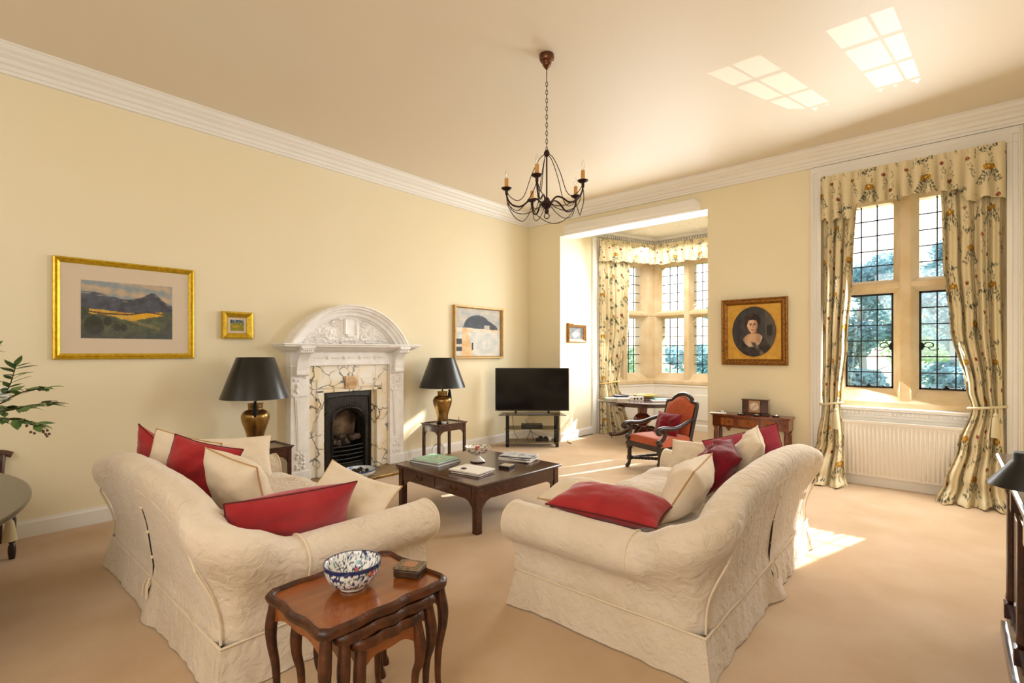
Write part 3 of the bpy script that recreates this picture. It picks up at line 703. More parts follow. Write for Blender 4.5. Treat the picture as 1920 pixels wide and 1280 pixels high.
for s in (-1, 1):   # scrolled brackets
    cx = s * .70; g = MB()
    sec = cr([(-.12, 1.30), (-.165, 1.34), (-.185, 1.42), (-.20, 1.50), (-.26, 1.58), (-.31, 1.62), (-.31, 1.66), (-.12, 1.66)], 5)
    g.prism(sec, cx - .065, cx + .065, 'x'); g.tube([(cx - .075, -.165, 1.345), (cx + .075, -.165, 1.345)], .035, 12); g.tube([(cx - .08, -.28, 1.615), (cx + .08, -.28, 1.615)], .032, 12)
    g.box(cx - .085, cx + .085, -.335, -.1, 1.645, 1.675)
    for k in range(5): g.ball((cx - .05 + .025 * k, -.315, 1.625), .012, 8, 6)
    g.build('bracket', carve_m, FP, smooth=30)
m = MB()
sh = [(.12, 1.60), (.15, 1.605), (.2, 1.62), (.25, 1.645), (.27, 1.66), (.30, 1.665), (.305, 1.685), (.325, 1.69), (.325, 1.705), (.0, 1.705), (0, 1.6)]
rows = []
for x, y, sx, sy in ((-.82, 0, -1, 0), (-.82, -.13, -1, -1), (.82, -.13, 1, -1), (.82, 0, 1, 0)): rows.append([(x + sx * (o - .13) * .85, y + sy * (o - .13), z) for o, z in [(.13, 1.6)] + sh[1:-2] + [(.13, 1.705)]])
b0 = m.grid(rows, cv=True); nn = len(rows[0]); m.f.append(tuple(range(nn))); m.f.append(tuple(range(3 * nn, 4 * nn)))
m.build('mantel_shelf', carve_m, FP, smooth=30)
# frieze ornament
m = MB()
for k in range(9):
    x = -.46 + .115 * k
    if k % 2: m.ball((x, -.122, 1.53), .026, 12, 6, sy=.5); m.ball((x, -.135, 1.53), .012, 8, 6)
    else:
        for q in range(4): m.ball((x - .045 + .03 * q, -.122, 1.53), .02, 8, 5, sy=.4, sz=.7)
m.build('frieze_ornament', carve_m, FP)
# segmental arch over the shelf
AR = .855; AH = .52; RR = (AR * AR + AH * AH) / (2 * AH); a0 = math.asin(AR / RR)
m = MB(); rows = []
for i in range(41):
    a = PI/2 + a0 - 2 * a0 * i / 40
    rows.append([((RR - q) * math.cos(a), y, 1.70 + AH - RR + (RR - q) * math.sin(a)) for q, y in ((0, 0), (0, -.21), (.02, -.22), (.03, -.2), (.05, -.195), (.065, -.17), (.09, -.16), (.1, -.13), (.14, -.12), (.15, -.08), (.165, -.075), (.17, 0))])
b0 = m.grid(rows, cv=True); m.f.append(tuple(range(12))); m.f.append(tuple(range(480, 492)))
m.build('arched_moulding', carve_m, FP, smooth=30)
def relief(x, z):
    """height of the carving above the tympanum, x from the middle, z above the shelf"""
    h = .012 * (n3(x * 24, z * 24, 2) + .6 * n3(x * 50, z * 50, 7)) + .008
    ax = abs(x)
    q = math.exp(-((ax - .32) / .14) ** 2 - ((z - .12) / .1) ** 2); h += q * .03 * (1 + n3(ax * 30, z * 30, 4))
    for cx, cz, rr in ((.13, .36, .05), (.22, .27, .045), (.2, .1, .05), (.34, .17, .045), (.45, .08, .035), (.1, .04, .04), (.27, .05, .04)):
        d = math.hypot(ax - cx, z - cz)
        if d < rr: h = max(h, .02 + .02 * math.cos(d / rr * 7) * (1 - d / rr) + .012)
    if ax < .14 and .05 < z < .4: h = max(h, .03 - .008 * abs(math.sin(ax * 60)))
    if ax < .085 and .1 < z < .34 and not (z < .13 and ax > .055): h = .05 if (ax < .07 and .115 < z < .325) else .062
    return max(h, 0)
pts = []
for i in range(121):
    x = -.72 + 1.44 * i / 120; zt = max(.004, 1.70 + AH - RR - .0 + math.sqrt(max(0, (RR - .16) ** 2 - x * x)) - 1.70)
    pts.append([(x, -.045 - relief(x, zt * j / 50), 1.70 + zt * j / 50) for j in range(51)])
m = MB(); m.grid(pts); m.build('tympanum', carve_m, FP, smooth=50, fixn=False)
# marble slips, inner roll and header
m = MB()
m.box(-.59, -.385, -.08, .02, .031, 1.435); m.box(.385, .59, -.08, .02, .031, 1.435); m.box(-.386, .386, -.08, .02, 1.09, 1.435)
for s in (-1, 1): m.box(*sorted((s * .385, s * .47)), -.11, -.06, .031, 1.12); m.box(*sorted((s * .345, s * .39)), -.045, .05, .031, 1.09)
m.box(-.47, .47, -.11, -.06, 1.085, 1.125); m.box(-.47, -.1, -.1, -.06, 1.14, 1.26); m.box(.1, .47, -.1, -.06, 1.14, 1.26)
m.build('marble_slip', marble_c, FP, smooth=0, bevel=.01)
m = MB(); m.box(-.085, .085, -.12, -.07, 1.12, 1.29)
for rr in (.07, .05, .03, .012): m.tube([(rr * math.cos(2*PI*k/20), -.122, 1.205 + rr * math.sin(2*PI*k/20)) for k in range(20)], .008, 6, closed=True)
m.build('rosette', M('pink_marble', '#ead0ac', .3, c2='#d2a878', nscale=12), FP, smooth=30)
# iron insert: plate with an arched opening
HW, HZ = .225, .60; m = MB(); outer, inner = [], []
ang = [i / 32 for i in range(33)]
path_in = [(-HW, .031)] + [(-HW * math.cos(PI * t), HZ + HW * 1.05 * math.sin(PI * t)) for t in ang] + [(HW, .031)]
path_out = [(-.345, .031)] + [(max(-.345, min(.345, -.5 * math.cos(PI * t))), min(1.09, HZ + .75 * math.sin(PI * t))) for t in ang] + [(.345, .031)]
rows = []
for (xi, zi), (xo, zo) in zip(path_in, path_out):
    L = lambda f: (xi + (xo - xi) * f, zi + (zo - zi) * f)
    rows.append([(xi, .12, zi), (xi, -.02, zi), (*[L(.12)[0]], -.055, L(.12)[1]), (L(.2)[0], -.045, L(.2)[1]), (L(.24)[0], -.03, L(.24)[1]), (L(.7)[0], -.03, L(.7)[1]), (L(.74)[0], -.045, L(.74)[1]), (L(.8)[0], -.04, L(.8)[1]), (xo, -.035, zo), (xo, .05, zo)])
m.grid(rows)
for k in range(24):   # leaf band round the arch
    t = .06 + .88 * k / 23; rr = HW + .06; x, z = -rr * math.cos(PI * t), HZ + rr * 1.05 * math.sin(PI * t)
    m.ball((x, -.03, z), .017, 8, 5, sy=.7); m.ball((x * 1.13, -.03, HZ + (z - HZ) * 1.13), .011, 8, 5, sy=.7)
m.build('cast_iron_insert', iron_m, FP, smooth=40)
m = MB(); m.box(-.4, .4, .3, .32, 0, 1.2); m.box(-.4, -.38, .0, .32, 0, 1.2); m.box(.38, .4, .0, .32, 0, 1.2); m.box(-.4, .4, .0, .32, 1.14, 1.16); m.box(-.4, .4, .0, .32, 0, .03); m.build('firebox', soot_m, FP, smooth=0)
m = MB(); pts = [[(-.24 + .48 * i / 12, .26 - .12 * j / 8, .34 + .5 * j / 8) for j in range(9)] for i in range(13)]; m.grid(pts); m.build('fireback', brick_m, FP, smooth=60, fixn=False)
m = MB()
for k in range(5): z = .14 + .055 * k; m.tube([(-.225, -.02, z), (0, -.055, z), (.225, -.02, z)], .011, 8)
m.box(-.225, .225, -.03, .01, .031, .12)
m.build('grate', iron_m, FP, smooth=40)
m = MB()
for k in range(46): m.ball((rnd.uniform(-.19, .19), rnd.uniform(.0, .2), .38 + rnd.uniform(0, .12) * (1 - .3 * rnd.random())), rnd.uniform(.025, .05), 6, 4)
o = m.build('coals', coal_m, FP, smooth=0); o['kind'] = 'stuff'
HE = MB(); HE.box(-.838, .838, -.568, -.001, 0, .03); tag(HE.build('hearth', hearth_m, smooth=0, bevel=.006, loc=(XL, FY, 0), rot=(0, 0, PI/2)), 'low stone hearth slab in front of the fireplace', 'hearth')
m = MB(); m.box(-.845, .845, -.6, -.57, 0, .034); m.box(.84, .87, -.6, 0, 0, .034); m.box(-.87, -.84, -.6, 0, 0, .034)
tag(m.build('hearth_edging', brass_m, smooth=0, bevel=.004, loc=(XL, FY, 0), rot=(0, 0, PI/2)), 'flat brass strip edging the stone hearth', 'hearth strip')

# ------------------------------------------------------------------ painted china
def imari(su, sv, seed, red=.5):
    R = random.Random(seed); blooms = [(R.random(), R.uniform(.05, .95), R.uniform(.05, .085), k % 3) for k in range(15)]
    def f(u, v, i=0):
        n1 = n3(math.cos(v * 2 * PI) * su * .5, math.sin(v * 2 * PI) * su * .5, u * sv + seed); n2 = n3(math.cos(v * 2 * PI) * su, math.sin(v * 2 * PI) * su, u * sv * 2 + seed)
        for bv, bu, r, k in blooms:
            dv = min(abs(v - bv), 1 - abs(v - bv)); d = math.hypot(dv * 1.7, u - bu) / r; pet = .8 + .2 * math.cos(5 * math.atan2(u - bu, dv * 1.7 * (1 if v > bv else -1)))
            if d < pet:
                if k == 2: return C('#26305f') if d > .45 else C('#b5563f')
                return C('#a5402f') if d > .7 * pet else (C('#e3b5a2') if d > .35 else C('#b5493a'))
        if abs(n1) < .05: return C('#2c3768')
        if n2 > .34: return C('#26305f')
        if n2 < -.36: return C('#5c8a68')
        if n1 > .42: return C('#b9c6dc')
        return C('#f1eeea')
    return f
def bowl(name, label, loc, r, h, foot, colf, group=None, cat='bowl', n=56, rim='#26305f', fh=.0):
    base = foot[0]; ft = foot[1]
    out = [(base * .9, 0), (base, 0), (base, ft), (base * 1.02, ft + .002)]
    for k in range(1, 11): t = k / 10; out.append((base + (r - base) * math.sin(t * PI / 2) ** .85, ft + (h - ft) * (1 - math.cos(t * PI / 2)) ** .9))
    inn = [(r * .985 - .003, h)]
    for k in range(9, -1, -1): t = k / 10; inn.append((max(.0001, (base * .9 + (r - base) * math.sin(t * PI / 2) ** .85 - .006) if k else .0001), ft + .006 + (h - ft) * (1 - math.cos(t * PI / 2)) ** .9))
    pr = []
    allp = out + inn
    for (a, c), (d, e) in zip(allp, allp[1:]):
        for q in range(2): pr.append((a + (d - a) * q / 2, c + (e - c) * q / 2))
    pr.append(allp[-1]); N = len(pr); k0 = 2 * len(out) - 2
    def cf(u, v, i):
        if i < 6: return C('#e9e4de')
        if abs(i - k0) <= 2: return C(rim)
        return colf(u, v, i)
    m = MB(); m.lathe(pr, n * 2, colf=cf, cap=False)
    return tag(m.build(name, VCg, smooth=60, loc=loc), label, cat, group)
# ------------------------------------------------------------------ slipcovered sofas (local: back at y=0, seat towards +y)
def sofa(label, loc, rz, HL, seed):
    r = thing('sofa', label, 'sofa', loc, rz, 'cream slipcovered sofas')
    Fy = 1.20; rc = .12
    left = [(-HL, Fy - (Fy - rc) * i / 30) for i in range(30)]
    arc1 = arcpts(-HL + rc, rc, rc, PI, 1.5 * PI, 8); back = [(-HL + rc + (2 * HL - 2 * rc) * i / 56, 0) for i in range(1, 56)]
    arc2 = arcpts(HL - rc, rc, rc, 1.5 * PI, 2 * PI, 8); right = [(HL, rc + (Fy - rc) * i / 30) for i in range(1, 31)]
    path = left + arc1 + back + arc2 + right
    def HW_(x, y):
        q = min(1, abs(x) / HL); bk = .755 + .19 * max(0, 1 - q ** 2.5) ** .55
        f = min(1, max(0, (y - .10) / .24)); f = f * f * (3 - 2 * f)
        return bk + (.65 - bk) * f, .075 * (1 - f)
    def sec(x, y):
        H, lean = HW_(x, y)
        P = [(-.16, .2), (-.155, .4), (-.12, H - .22), (-.118, H - .12), (-.085, H - .035), (-.02, H), (.05, H - .008), (.105, H - .045), (.128, H - .11), (.112, H - .175), (.06, H - .225), (.02, H - .255), (.004, H - .3), (0, min(.32, H - .34)), (0, .2)]
        B = [(-.2, .2), (-.2, .4), (-.175, H - .22), (-.16, H - .12), (-.115, H - .035), (-.05, H), (.01, H - .01), (.045, H - .045), (.054, H - .1), (.046, H - .165), (.03, H - .24), (.012, H - .34), (.0, min(.42, H - .4)), (0, .3), (0, .2)]
        f = 1 - lean / .075; c = max(0, 1 - min(1, (HL - abs(x)) / .25)); f = max(f, .6 * c)
        P = [(a + (p - a) * f, b + (q - b) * f) for (a, b), (p, q) in zip(B, P)]
        return [(o + lean * max(0, (z - .3)) / (H - .3), z) for o, z in P]
    def prof(i, t):
        x, y = path[i]; q = cr(sec(x, y), 3, closed=True); out = []
        for o, z in q:
            w = .007 * n3(x * 3 + seed, y * 3, z * 4) + .004 * n3(x * 9, y * 9 + seed, z * 7)
            g = .006 * math.sin(t * 900) * max(0, 1 - abs(y - .1) / .2) * max(0, 1 - abs(abs(x) - HL) / .3) * (1 if z > .45 else 0)
            out.append((o + w + g, z + (.006 * n3(x * 4, y * 4, seed) if z > .5 else 0)))
        return out
    m = MB(); m.sweep(prof, path); m.build('back_and_arms', slip_m, r, smooth=60)
    # skirt
    rect = []
    y0, y1, x1 = 0, Fy - .02, HL
    def edge(a, c, n): return [(a[0] + (c[0] - a[0]) * i / n, a[1] + (c[1] - a[1]) * i / n) for i in range(n)]
    for a, c, n in (((-x1, y1), (-x1, y0), 50), ((-x1, y0), (x1, y0), 90), ((x1, y0), (x1, y1), 50), ((x1, y1), (-x1, y1), 90)): rect += edge(a, c, n)
    def sk(i, t):
        x, y = rect[i]; o = []
        crn = max(0, 1 - min(math.hypot(abs(x) - x1, y - y0), math.hypot(abs(x) - x1, y - y1)) / .12)
        for j in range(9):
            k = j / 8; z = .225 * (1 - k) + .006
            o.append((.006 + .03 * k + k * (.014 * n3(x * 5 + seed, y * 5, .3) + .012 * n3(x * 14, y * 14 + seed, .9) + .018 * crn + .05 * (math.exp(-((x - .05) / .1) ** 2) if y < .05 else 0)), z + .012 * k * n3(x * 4, y * 4, seed) * (1 if j < 8 else .3)))
        return o
    m = MB(); m.sweep(sk, rect, closed=True, pclosed=False); m.build('skirt', slip_m, r, smooth=60, fixn=False)
    # piping
    m = MB()
    m.tube([(x + (.012 if x > 0 else -.012) * (abs(x) > HL - .01), y - .012 * (y < .01), .226 + .004 * n3(x * 3, y * 3, seed)) for x, y in rect], .006, 6, closed=True)
    ln = []
    for i, (x, y) in enumerate(path):
        H, lean = HW_(x, y)
        if y < .02: z = H - .15 - .15 * (abs(x) / HL) ** 7; ln.append((x, -.043 - lean * max(0, z - .3) / (H - .3) - .006 * (abs(x) / HL) ** 7, z))
    m.tube(ln, .006, 6)
    for s in (-1, 1):
        a = ln[0] if s < 0 else ln[-1]
        m.tube(cr([(s * (HL - .02), -.0 , .23), (s * (HL - .035), -.002, .35), (s * (HL - .04), -.03, .45), (a[0], a[1], a[2])], 5), .006, 6)
        H, _ = HW_(HL, .34); q = cr(sec(HL, .36), 4, closed=True)[18:46]   # seam where arm meets back roll
        m.tube([(s * (HL + o + .003), .36, z + .003) for o, z in q], .006, 6)
        q = cr(sec(HL, Fy), 4, closed=True); m.tube([(s * (HL + o), Fy + .004, z) for o, z in q[10:50]], .007, 6)
    m.build('piping', slip_w, r)
    # open seam of the loose cover down the middle of the back
    m = MB(); H, lean = HW_(0, 0)
    sl = [(.006 * math.sin(z * 23), -.004 - lean * max(0, z - .3) / (H - .3), z) for z in [.05 + (H - .22) * k / 14 for k in range(15)]]
    sl = [(x, y - .03 * max(0, min(1, (z - H + .4) / .25)) - (.03 if z < .2 else 0), z) for x, y, z in sl]
    m.tube(sl, .006, 6, flat=.5); m.build('seam', oak_d, r)
    for k in range(4):
        x, y, z = sl[3 + 3 * k]
        m = MB(); m.ball((x + .006, y - .006, z), .011, 8, 5); m.build('button', slip_w, r)
    m = MB(); m.tube(cr([(-.05, -.05, .12), (-.03, -.045, .2), (0, -.025, .235), (.03, -.045, .2), (.04, -.05, .13)], 5), .007, 6, flat=.5)
    m.build('tie', slip_w, r)
    m = MB(); m.box(-HL + .1, HL - .1, .12, Fy - .06, .15, .37); m.build('seat_base', slip_m, r, smooth=0, bevel=.03)
    for k in (0, 1):
        pts = cush_pts(HL - .175, Fy - .2, .19, .0, seed + k, pw=8, bulge=.35)
        m = MB(); put(m, pts, (( -1 if k == 0 else 1) * (HL - .16) / 2, .18 + (Fy - .16) / 2, .455), (1, 0, 0), (0, 1, 0)); m.merge = True
        m.build('seat_cushion', slip_m, r, smooth=60)
    return r
def cush_pts(w, h, t, pin, seed, pw=2.3, bulge=.55, N=26, crush=0, bend=0):
    S = []
    for sg in (1, -1):
        g = []
        for i in range(N + 1):
            u = -math.cos(PI * i / N); row = []
            for j in range(N + 1):
                v = -math.cos(PI * j / N)
                x = w / 2 * u * (1 - pin * (1 - v * v)); y = h / 2 * v * (1 - pin * (1 - u * u))
                e = max(0, (1 - abs(u) ** pw) * (1 - abs(v) ** pw)) ** bulge
                z = sg * t / 2 * e * (1 + .25 * n3(u * 1.6 + seed, v * 1.6, sg))
                k = e * (.35 + crush) * .05
                z += k * n3(u * 3 + seed, v * 3, 2 + sg) + .4 * k * n3(u * 7, v * 7 + seed, sg)
                z += crush * .05 * n3(u * 1.3 + seed * 2, v * 1.3, 9) + bend * (u * u - .4)
                x += crush * .03 * n3(u * 2, v * 2, seed + 4)
                row.append((x, y, z))
            g.append(row)
        S.append(g)
    return S
def put(m, S, c, xd, yd):
    X = Vector(xd).normalized(); Y = Vector(yd); Y = (Y - X * Y.dot(X)).normalized(); Z = X.cross(Y); c = Vector(c)
    f = lambda p: c + X * p[0] + Y * p[1] + Z * p[2]
    for g in S: m.grid([[f(p) for p in row] for row in g])
    g = S[0]; n = len(g) - 1
    return [f(g[i][0]) for i in range(n)] + [f(g[n][j]) for j in range(n)] + [f(g[i][n]) for i in range(n, 0, -1)] + [f(g[0][j]) for j in range(n, 0, -1)]
def cushion(label, c, xd, yd, w, h, t, mat, pmat, seed, group, pin=.07, crush=0, bend=0):
    r = thing('cushion', label, 'cushion', c, 0, group)
    m = MB(); rim = put(m, cush_pts(w, h, t, pin, seed, crush=crush, bend=bend), (0, 0, 0), xd, yd); m.merge = True
    m.build('cover', mat, r, smooth=70)
    p = MB(); p.tube(rim, .005, 6, closed=True); p.build('piping', pmat, r)
    return r
SL = (-3.645, .87); SR = (-.89, 3.56)
sofa('cream sofa on the left, with the nest of tables at its near arm', (SL[0], SL[1], 0), 0, 1.10, 1.0)
sofa('cream sofa on the right, its back towards the tall window', (SR[0], SR[1], 0), PI/2, 1.13, 5.0)
GL, GR = 'cushions on the left sofa', 'cushions on the right sofa'
cushion('long red cushion propped along the near arm of the left sofa', (-2.71, 1.27, .70), (.08, 1, -.02), (.40, 0, .9), .70, .33, .22, red_c, red_p, 1, GL)
cushion('cream piped cushion slumped beside the long red one on the left sofa seat', (-2.90, 1.76, .665), (.8, .5, -.30), (-.5, .35, .55), .52, .36, .20, cream_c, cream_p, 2, GL, bend=.05)
cushion('plump cream cushion against the middle of the left sofa back', (-3.42, 1.26, .755), (1, .15, -.10), (0, -.3, .95), .60, .40, .26, cream_c, cream_p, 3, GL)
cushion('crumpled red cushion in the middle of the left sofa', (-3.80, 1.16, .80), (.55, .7, -.25), (-.25, -.25, .95), .44, .40, .17, red_c, red_p, 4, GL, crush=.5)
cushion('cream cushion between the two red ones at the far end of the left sofa', (-4.10, 1.13, .80), (.55, .7, -.25), (-.25, -.25, .95), .44, .42, .18, cream_c, cream_p, 5, GL, crush=.2)
cushion('red cushion at the far end of the left sofa, one corner pointing up', (-4.49, 1.10, .775), (.7, .35, -.5), (.3, -.25, .85), .46, .44, .17, red_c, red_p, 6, GL)
cushion('big cream cushion leaning on the far arm of the left sofa near the lamp', (-4.52, 1.60, .705), (.15, 1, -.06), (-.4, 0, .9), .66, .38, .26, cream_c, slip_w, 7, GL)
cushion('long red cushion lying along the near arm of the right sofa', (-1.565, 2.72, .672), (1, .12, -.02), (0, 1, .10), .70, .40, .19, red_c, red_p, 8, GR)
cushion('flat cream cushion on the front of the right sofa seat behind the long red one', (-1.90, 2.90, .635), (1, .12, 0), (-.05, .95, .12), .46, .40, .17, cream_c, cream_p, 9, GR)
cushion('plump cream cushion against the near half of the right sofa back', (-1.27, 3.17, .735), (-.18, 1, .0), (.5, .05, .85), .62, .40, .25, cream_c, cream_p, 10, GR)
cushion('crumpled dark red cushion in the middle of the right sofa', (-1.29, 3.78, .765), (-.4, .85, .1), (.6, .2, .75), .52, .38, .22, wine_c, red_p, 11, GR, crush=.8)
cushion('pale cream cushion between the red ones at the far end of the right sofa', (-1.18, 4.10, .80), (-.3, .9, .15), (.45, .1, .9), .46, .40, .2, cream_c, slip_w, 12, GR, crush=.2)
cushion('rose red cushion at the far end of the right sofa, one corner pointing up', (-1.27, 4.40, .76), (.88, .2, .3), (-.35, .0, .9), .60, .36, .18, pink_c, red_p, 13, GR)
cushion('small cream cushion leaning on the far arm of the right sofa', (-1.68, 4.38, .69), (1, .1, 0), (0, .5, .85), .44, .26, .2, cream_c, slip_w, 14, GR)

# ------------------------------------------------------------------ tables
def straight_table(name, label, loc, rz, w, d, h, ap, leg, mat, top_over=.02, rail=False, drawers=0, group=None, spandrel=.1):
    r = thing(name, label, 'table', loc, rz, group)
    m = MB(); m.box(-w/2 - top_over, w/2 + top_over, -d/2 - top_over, d/2 + top_over, h - .022, h); m.build('tabletop', mat, r, smooth=0, bevel=.008)
    if rail:
        m = MB()
        for sx in (-1, 1): m.box(*sorted((sx * w/2, sx * (w/2 + .02))), -d/2 - .02, d/2 + .02, h, h + .014); m.box(-w/2 - .02, w/2 + .02, *sorted((sx * d/2, sx * (d/2 + .02))), h, h + .014)
        m.build('tray_rim', mat, r, smooth=0, bevel=.004)
    m = MB(); z0 = h - .022 - ap
    for s in (-1, 1): m.box(-w/2 + leg, w/2 - leg, *sorted((s * (d/2 - .008), s * (d/2 - .028))), z0, h - .02); m.box(*sorted((s * (w/2 - .008), s * (w/2 - .028))), -d/2 + leg, d/2 - leg, z0, h - .02)
    m.build('apron', mat, r, smooth=0)
    for sx in (-1, 1):
        for sy in (-1, 1):
            m = MB(); a, c = sorted((sx * w/2, sx * (w/2 - leg))); e, f = sorted((sy * d/2, sy * (d/2 - leg))); m.box(a, c, e, f, 0, h - .02)
            for k in range(3): q = a + leg * (.2 + .3 * k); m.box(q - .002, q + .002, e - .002, f + .002, .02, h - .05)
            for (p, s, ax) in ((sx * (w/2 - leg), -sx, 'y'), (sy * (d/2 - leg), -sy, 'x')):   # pierced corner brackets
                tri = [(p, z0), (p + s * spandrel, z0), (p + s * spandrel * .55, z0 - spandrel * .16), (p + s * spandrel * .16, z0 - spandrel * .55), (p, z0 - spandrel)]
                q = (sy * (d/2 - .028), sy * (d/2 - .012)) if ax == 'y' else (sx * (w/2 - .028), sx * (w/2 - .012))
                m.prism(tri, min(q), max(q), ax)
            m.build('leg', mat, r, smooth=0, bevel=.003)
    for k in range(drawers):
        x0 = -w/2 + leg + .015 + k * (w - 2 * leg - .02) / drawers; x1 = x0 + (w - 2 * leg - .02) / drawers - .012
        m = MB(); m.box(x0, x1, -d/2 + .002, -d/2 + .02, z0 + .012, h - .034); dr = m.build('drawer', mat, r, smooth=0, bevel=.003)
        cx = (x0 + x1) / 2; q = MB(); q.tube(cr([(cx - .04, -d/2 - .004, h - .07), (cx - .038, -d/2 - .022, h - .10), (cx, -d/2 - .026, h - .112), (cx + .038, -d/2 - .022, h - .10), (cx + .04, -d/2 - .004, h - .07)], 5), .0045, 6)
        for s in (-1, 1): q.ball((cx + s * .04, -d/2 - .002, h - .07), .012, 10, 6, sy=.5)
        q.build('handle', brass_d, dr)
    return r
straight_table('coffee_table', 'low square dark mahogany coffee table between the two sofas', (-3.68, 3.69, 0), math.radians(-2.5), 1.20, 1.14, .44, .128, .062, mahog_d, .025, drawers=2, spandrel=.12)
LT = 'side tables under the lamps'
straight_table('side_table', 'small square mahogany side table right of the fireplace with open bracketed legs', (-5.63, 4.93, 0), 0, .37, .53, .555, .075, .036, mahog_m, .008, True, 0, LT, .085)
straight_table('side_table', 'small square mahogany side table behind the left sofa arm', (-5.55, 2.28, 0), 0, .42, .46, .585, .075, .036, mahog_m, .008, True, 0, LT, .085)

def lamp(label, loc, rz, k=1.0):
    r = thing('table_lamp', label, 'lamp', loc, rz, 'brass lamps with black shades')
    m = MB(); m.lathe([(.0, 0), (.088, 0), (.09, .012), (.084, .025), (.0, .025)], 32); m.build('base', black_m, r, smooth=30)
    pr = cr([(.078, .025), (.08, .06), (.087, .12), (.105, .18), (.128, .24), (.139, .285), (.136, .325), (.11, .357), (.082, .37), (.071, .378), (.073, .40), (.074, .425)], 4)
    m = MB(); m.lathe(pr + [(.078, .428), (.078, .433), (.0, .433)], 40); m.build('vase_body', brass_m, r, smooth=40)
    m = MB(); m.lathe([(.012, .43), (.012, .54), (.022, .545), (.022, .60), (.0, .6)], 12); m.build('stem', brass_d, r)
    m = MB(); m.lathe([(.335, .485), (.340, .487), (.338, .494), (.186, .888), (.183, .892), (.178, .888), (.325, .494), (.335, .485)], 56, cap=False); m.build('lamp_shade', shade_m, r, smooth=50)
    m = MB(); m.lathe([(.323, .495), (.177, .885)], 48, cap=False); m.build('shade_lining', shade_in, r, smooth=180, fixn=False)
    m = MB(); m.tube([(.0, 0, .86), (.18, 0, .885)], .004, 5); m.tube([(0, 0, .86), (-.09, .156, .885)], .004, 5); m.tube([(0, 0, .86), (-.09, -.156, .885)], .004, 5); m.tube([(0, 0, .58), (0, 0, .87)], .005, 6); m.build('shade_carrier', brass_d, r)
    m = MB(); m.lathe([(.008, 0), (.014, -.01), (.016, -.03), (.022, -.05), (.036, -.15), (.034, -.155), (.0, -.15)], 14, (.105, 0, .46)); m.tube([(.08, 0, .44), (.1, 0, .452), (.105, 0, .455)], .004, 5); m.build('tassel', blackt_m, r)
    return r
L1 = lamp('brass vase lamp with a wide black shade on the table left of the fireplace', (-5.60, 2.24, .5865), -.42)
L2 = lamp('brass vase lamp with a black shade on the table right of the fireplace', (-5.66, 4.92, .5565), .85)

L1.scale = L2.scale = (1.0, 1.0, 1.075)
def wavy_top(w, d, n=18):
    pts = []
    def side(a, c, k):
        out = []; A = Vector(a); Cc = Vector(c); L = (Cc - A).length; dv = (Cc - A) / L; nn = Vector((dv.y, -dv.x))
        for i in range(n):
            t = i / n; e = .007 * math.cos(2 * PI * k * (t - .5)) * math.sin(PI * t) ** .5
            p = A + dv * L * t + nn * e; out.append((p.x, p.y))
        return out
    x, y, c = w / 2, d / 2, .03
    for a, e, k in (((-x + c, -y), (x - c, -y), 2), ((x, -y + c), (x, y - c), 3), ((x - c, y), (-x + c, y), 2), ((-x, y - c), (-x, -y + c), 3)): pts += side(a, e, k) + [e]
    return pts
def nest_table(label, loc, w, d, h, legk, rim=True):
    r = thing('nest_table', label, 'table', loc, 0, 'nest of side tables')
    o = wavy_top(w, d); inn = [(x * .89, y * .92) for x, y in o]
    m = MB(); m.prism(inn, h - .03, h - .012); m.build('tabletop', walnut_m, r, smooth=0)
    m = MB(); rows = []
    for (x, y), (a, c) in zip(o, inn):
        rows.append([(a, c, h - .014), (a + (x - a) * .25, c + (y - c) * .25, h), (a + (x - a) * .6, c + (y - c) * .6, h + .004), (x, y, h - .008), (x * 1.004, y * 1.004, h - .02), (x * .985, y * .985, h - .036), (a, c, h - .034)])
    m.grid(rows, cu=True, cv=True); m.build('carved_rim', walnut_d, r, smooth=60)
    m = MB(); z1 = h - .03; W, D = w / 2 - .03, d / 2 - .03
    for s in (-1, 1):
        low = [(-W + 2 * W * i / 16, z1 - .055 - .035 * (abs(-1 + i / 8)) ** 1.5 - .008 * math.cos(i * .8)) for i in range(17)]
        m.prism([(-W, z1), *low, (W, z1)], *sorted((s * D, s * (D - .016))), 'y')
        low = [(-D + 2 * D * i / 16, z1 - .055 - .04 * (abs(-1 + i / 8)) ** 1.5 - .008 * math.cos(i * .8)) for i in range(17)]
        if s > 0:
            if legk == 2: m.prism([(-D, z1), *low, (D, z1)], W - .016, W, 'x')
        else: m.prism([(-D, z1), *low, (D, z1)], -W, -W + .016, 'x')
    m.build('apron', walnut_m, r, smooth=0)
    for sx in (-1, 1):
        for sy in (-1, 1):
            P = []; R = []
            for z, o_, rr in ((h - .03, -.002, .020), (h - .09, .004, .024), (h - .15, .010, .025), (h - .22, .008, .021), (h * .45, -.004, .017), (h * .22, -.006, .0135), (.06, .006, .013), (.025, .02, .019), (.0, .024, .02)): P.append((sx * (W - .006 + o_), sy * (D - .006 + o_), z)); R.append(rr)
            q = cr([p + (rr,) for p, rr in zip(P, R)], 4); m = MB(); m.tube([c[:3] for c in q], [c[3] for c in q], 10)
            m.build('leg', walnut_d, r, smooth=60)
    return r
NX, NY = -1.945, 1.215
nest_table('largest of the nest of walnut tables, carved wavy rim, holding the bowl', (NX, NY, 0), .50, .62, .585, 0)
nest_table('middle table of the nest, its rim showing just under the largest top', (NX + .04, NY, 0), .43, .475, .538, 1)
nest_table('smallest and lowest table of the nest, with a plain deep apron', (NX + .08, NY, 0), .36, .345, .492, 2)
bowl('bowl', 'large blue and red patterned china bowl on the nest of tables', (-1.968, 1.195, .576), .122, .112, (.056, .013), imari(9, 9, 2), n=110)
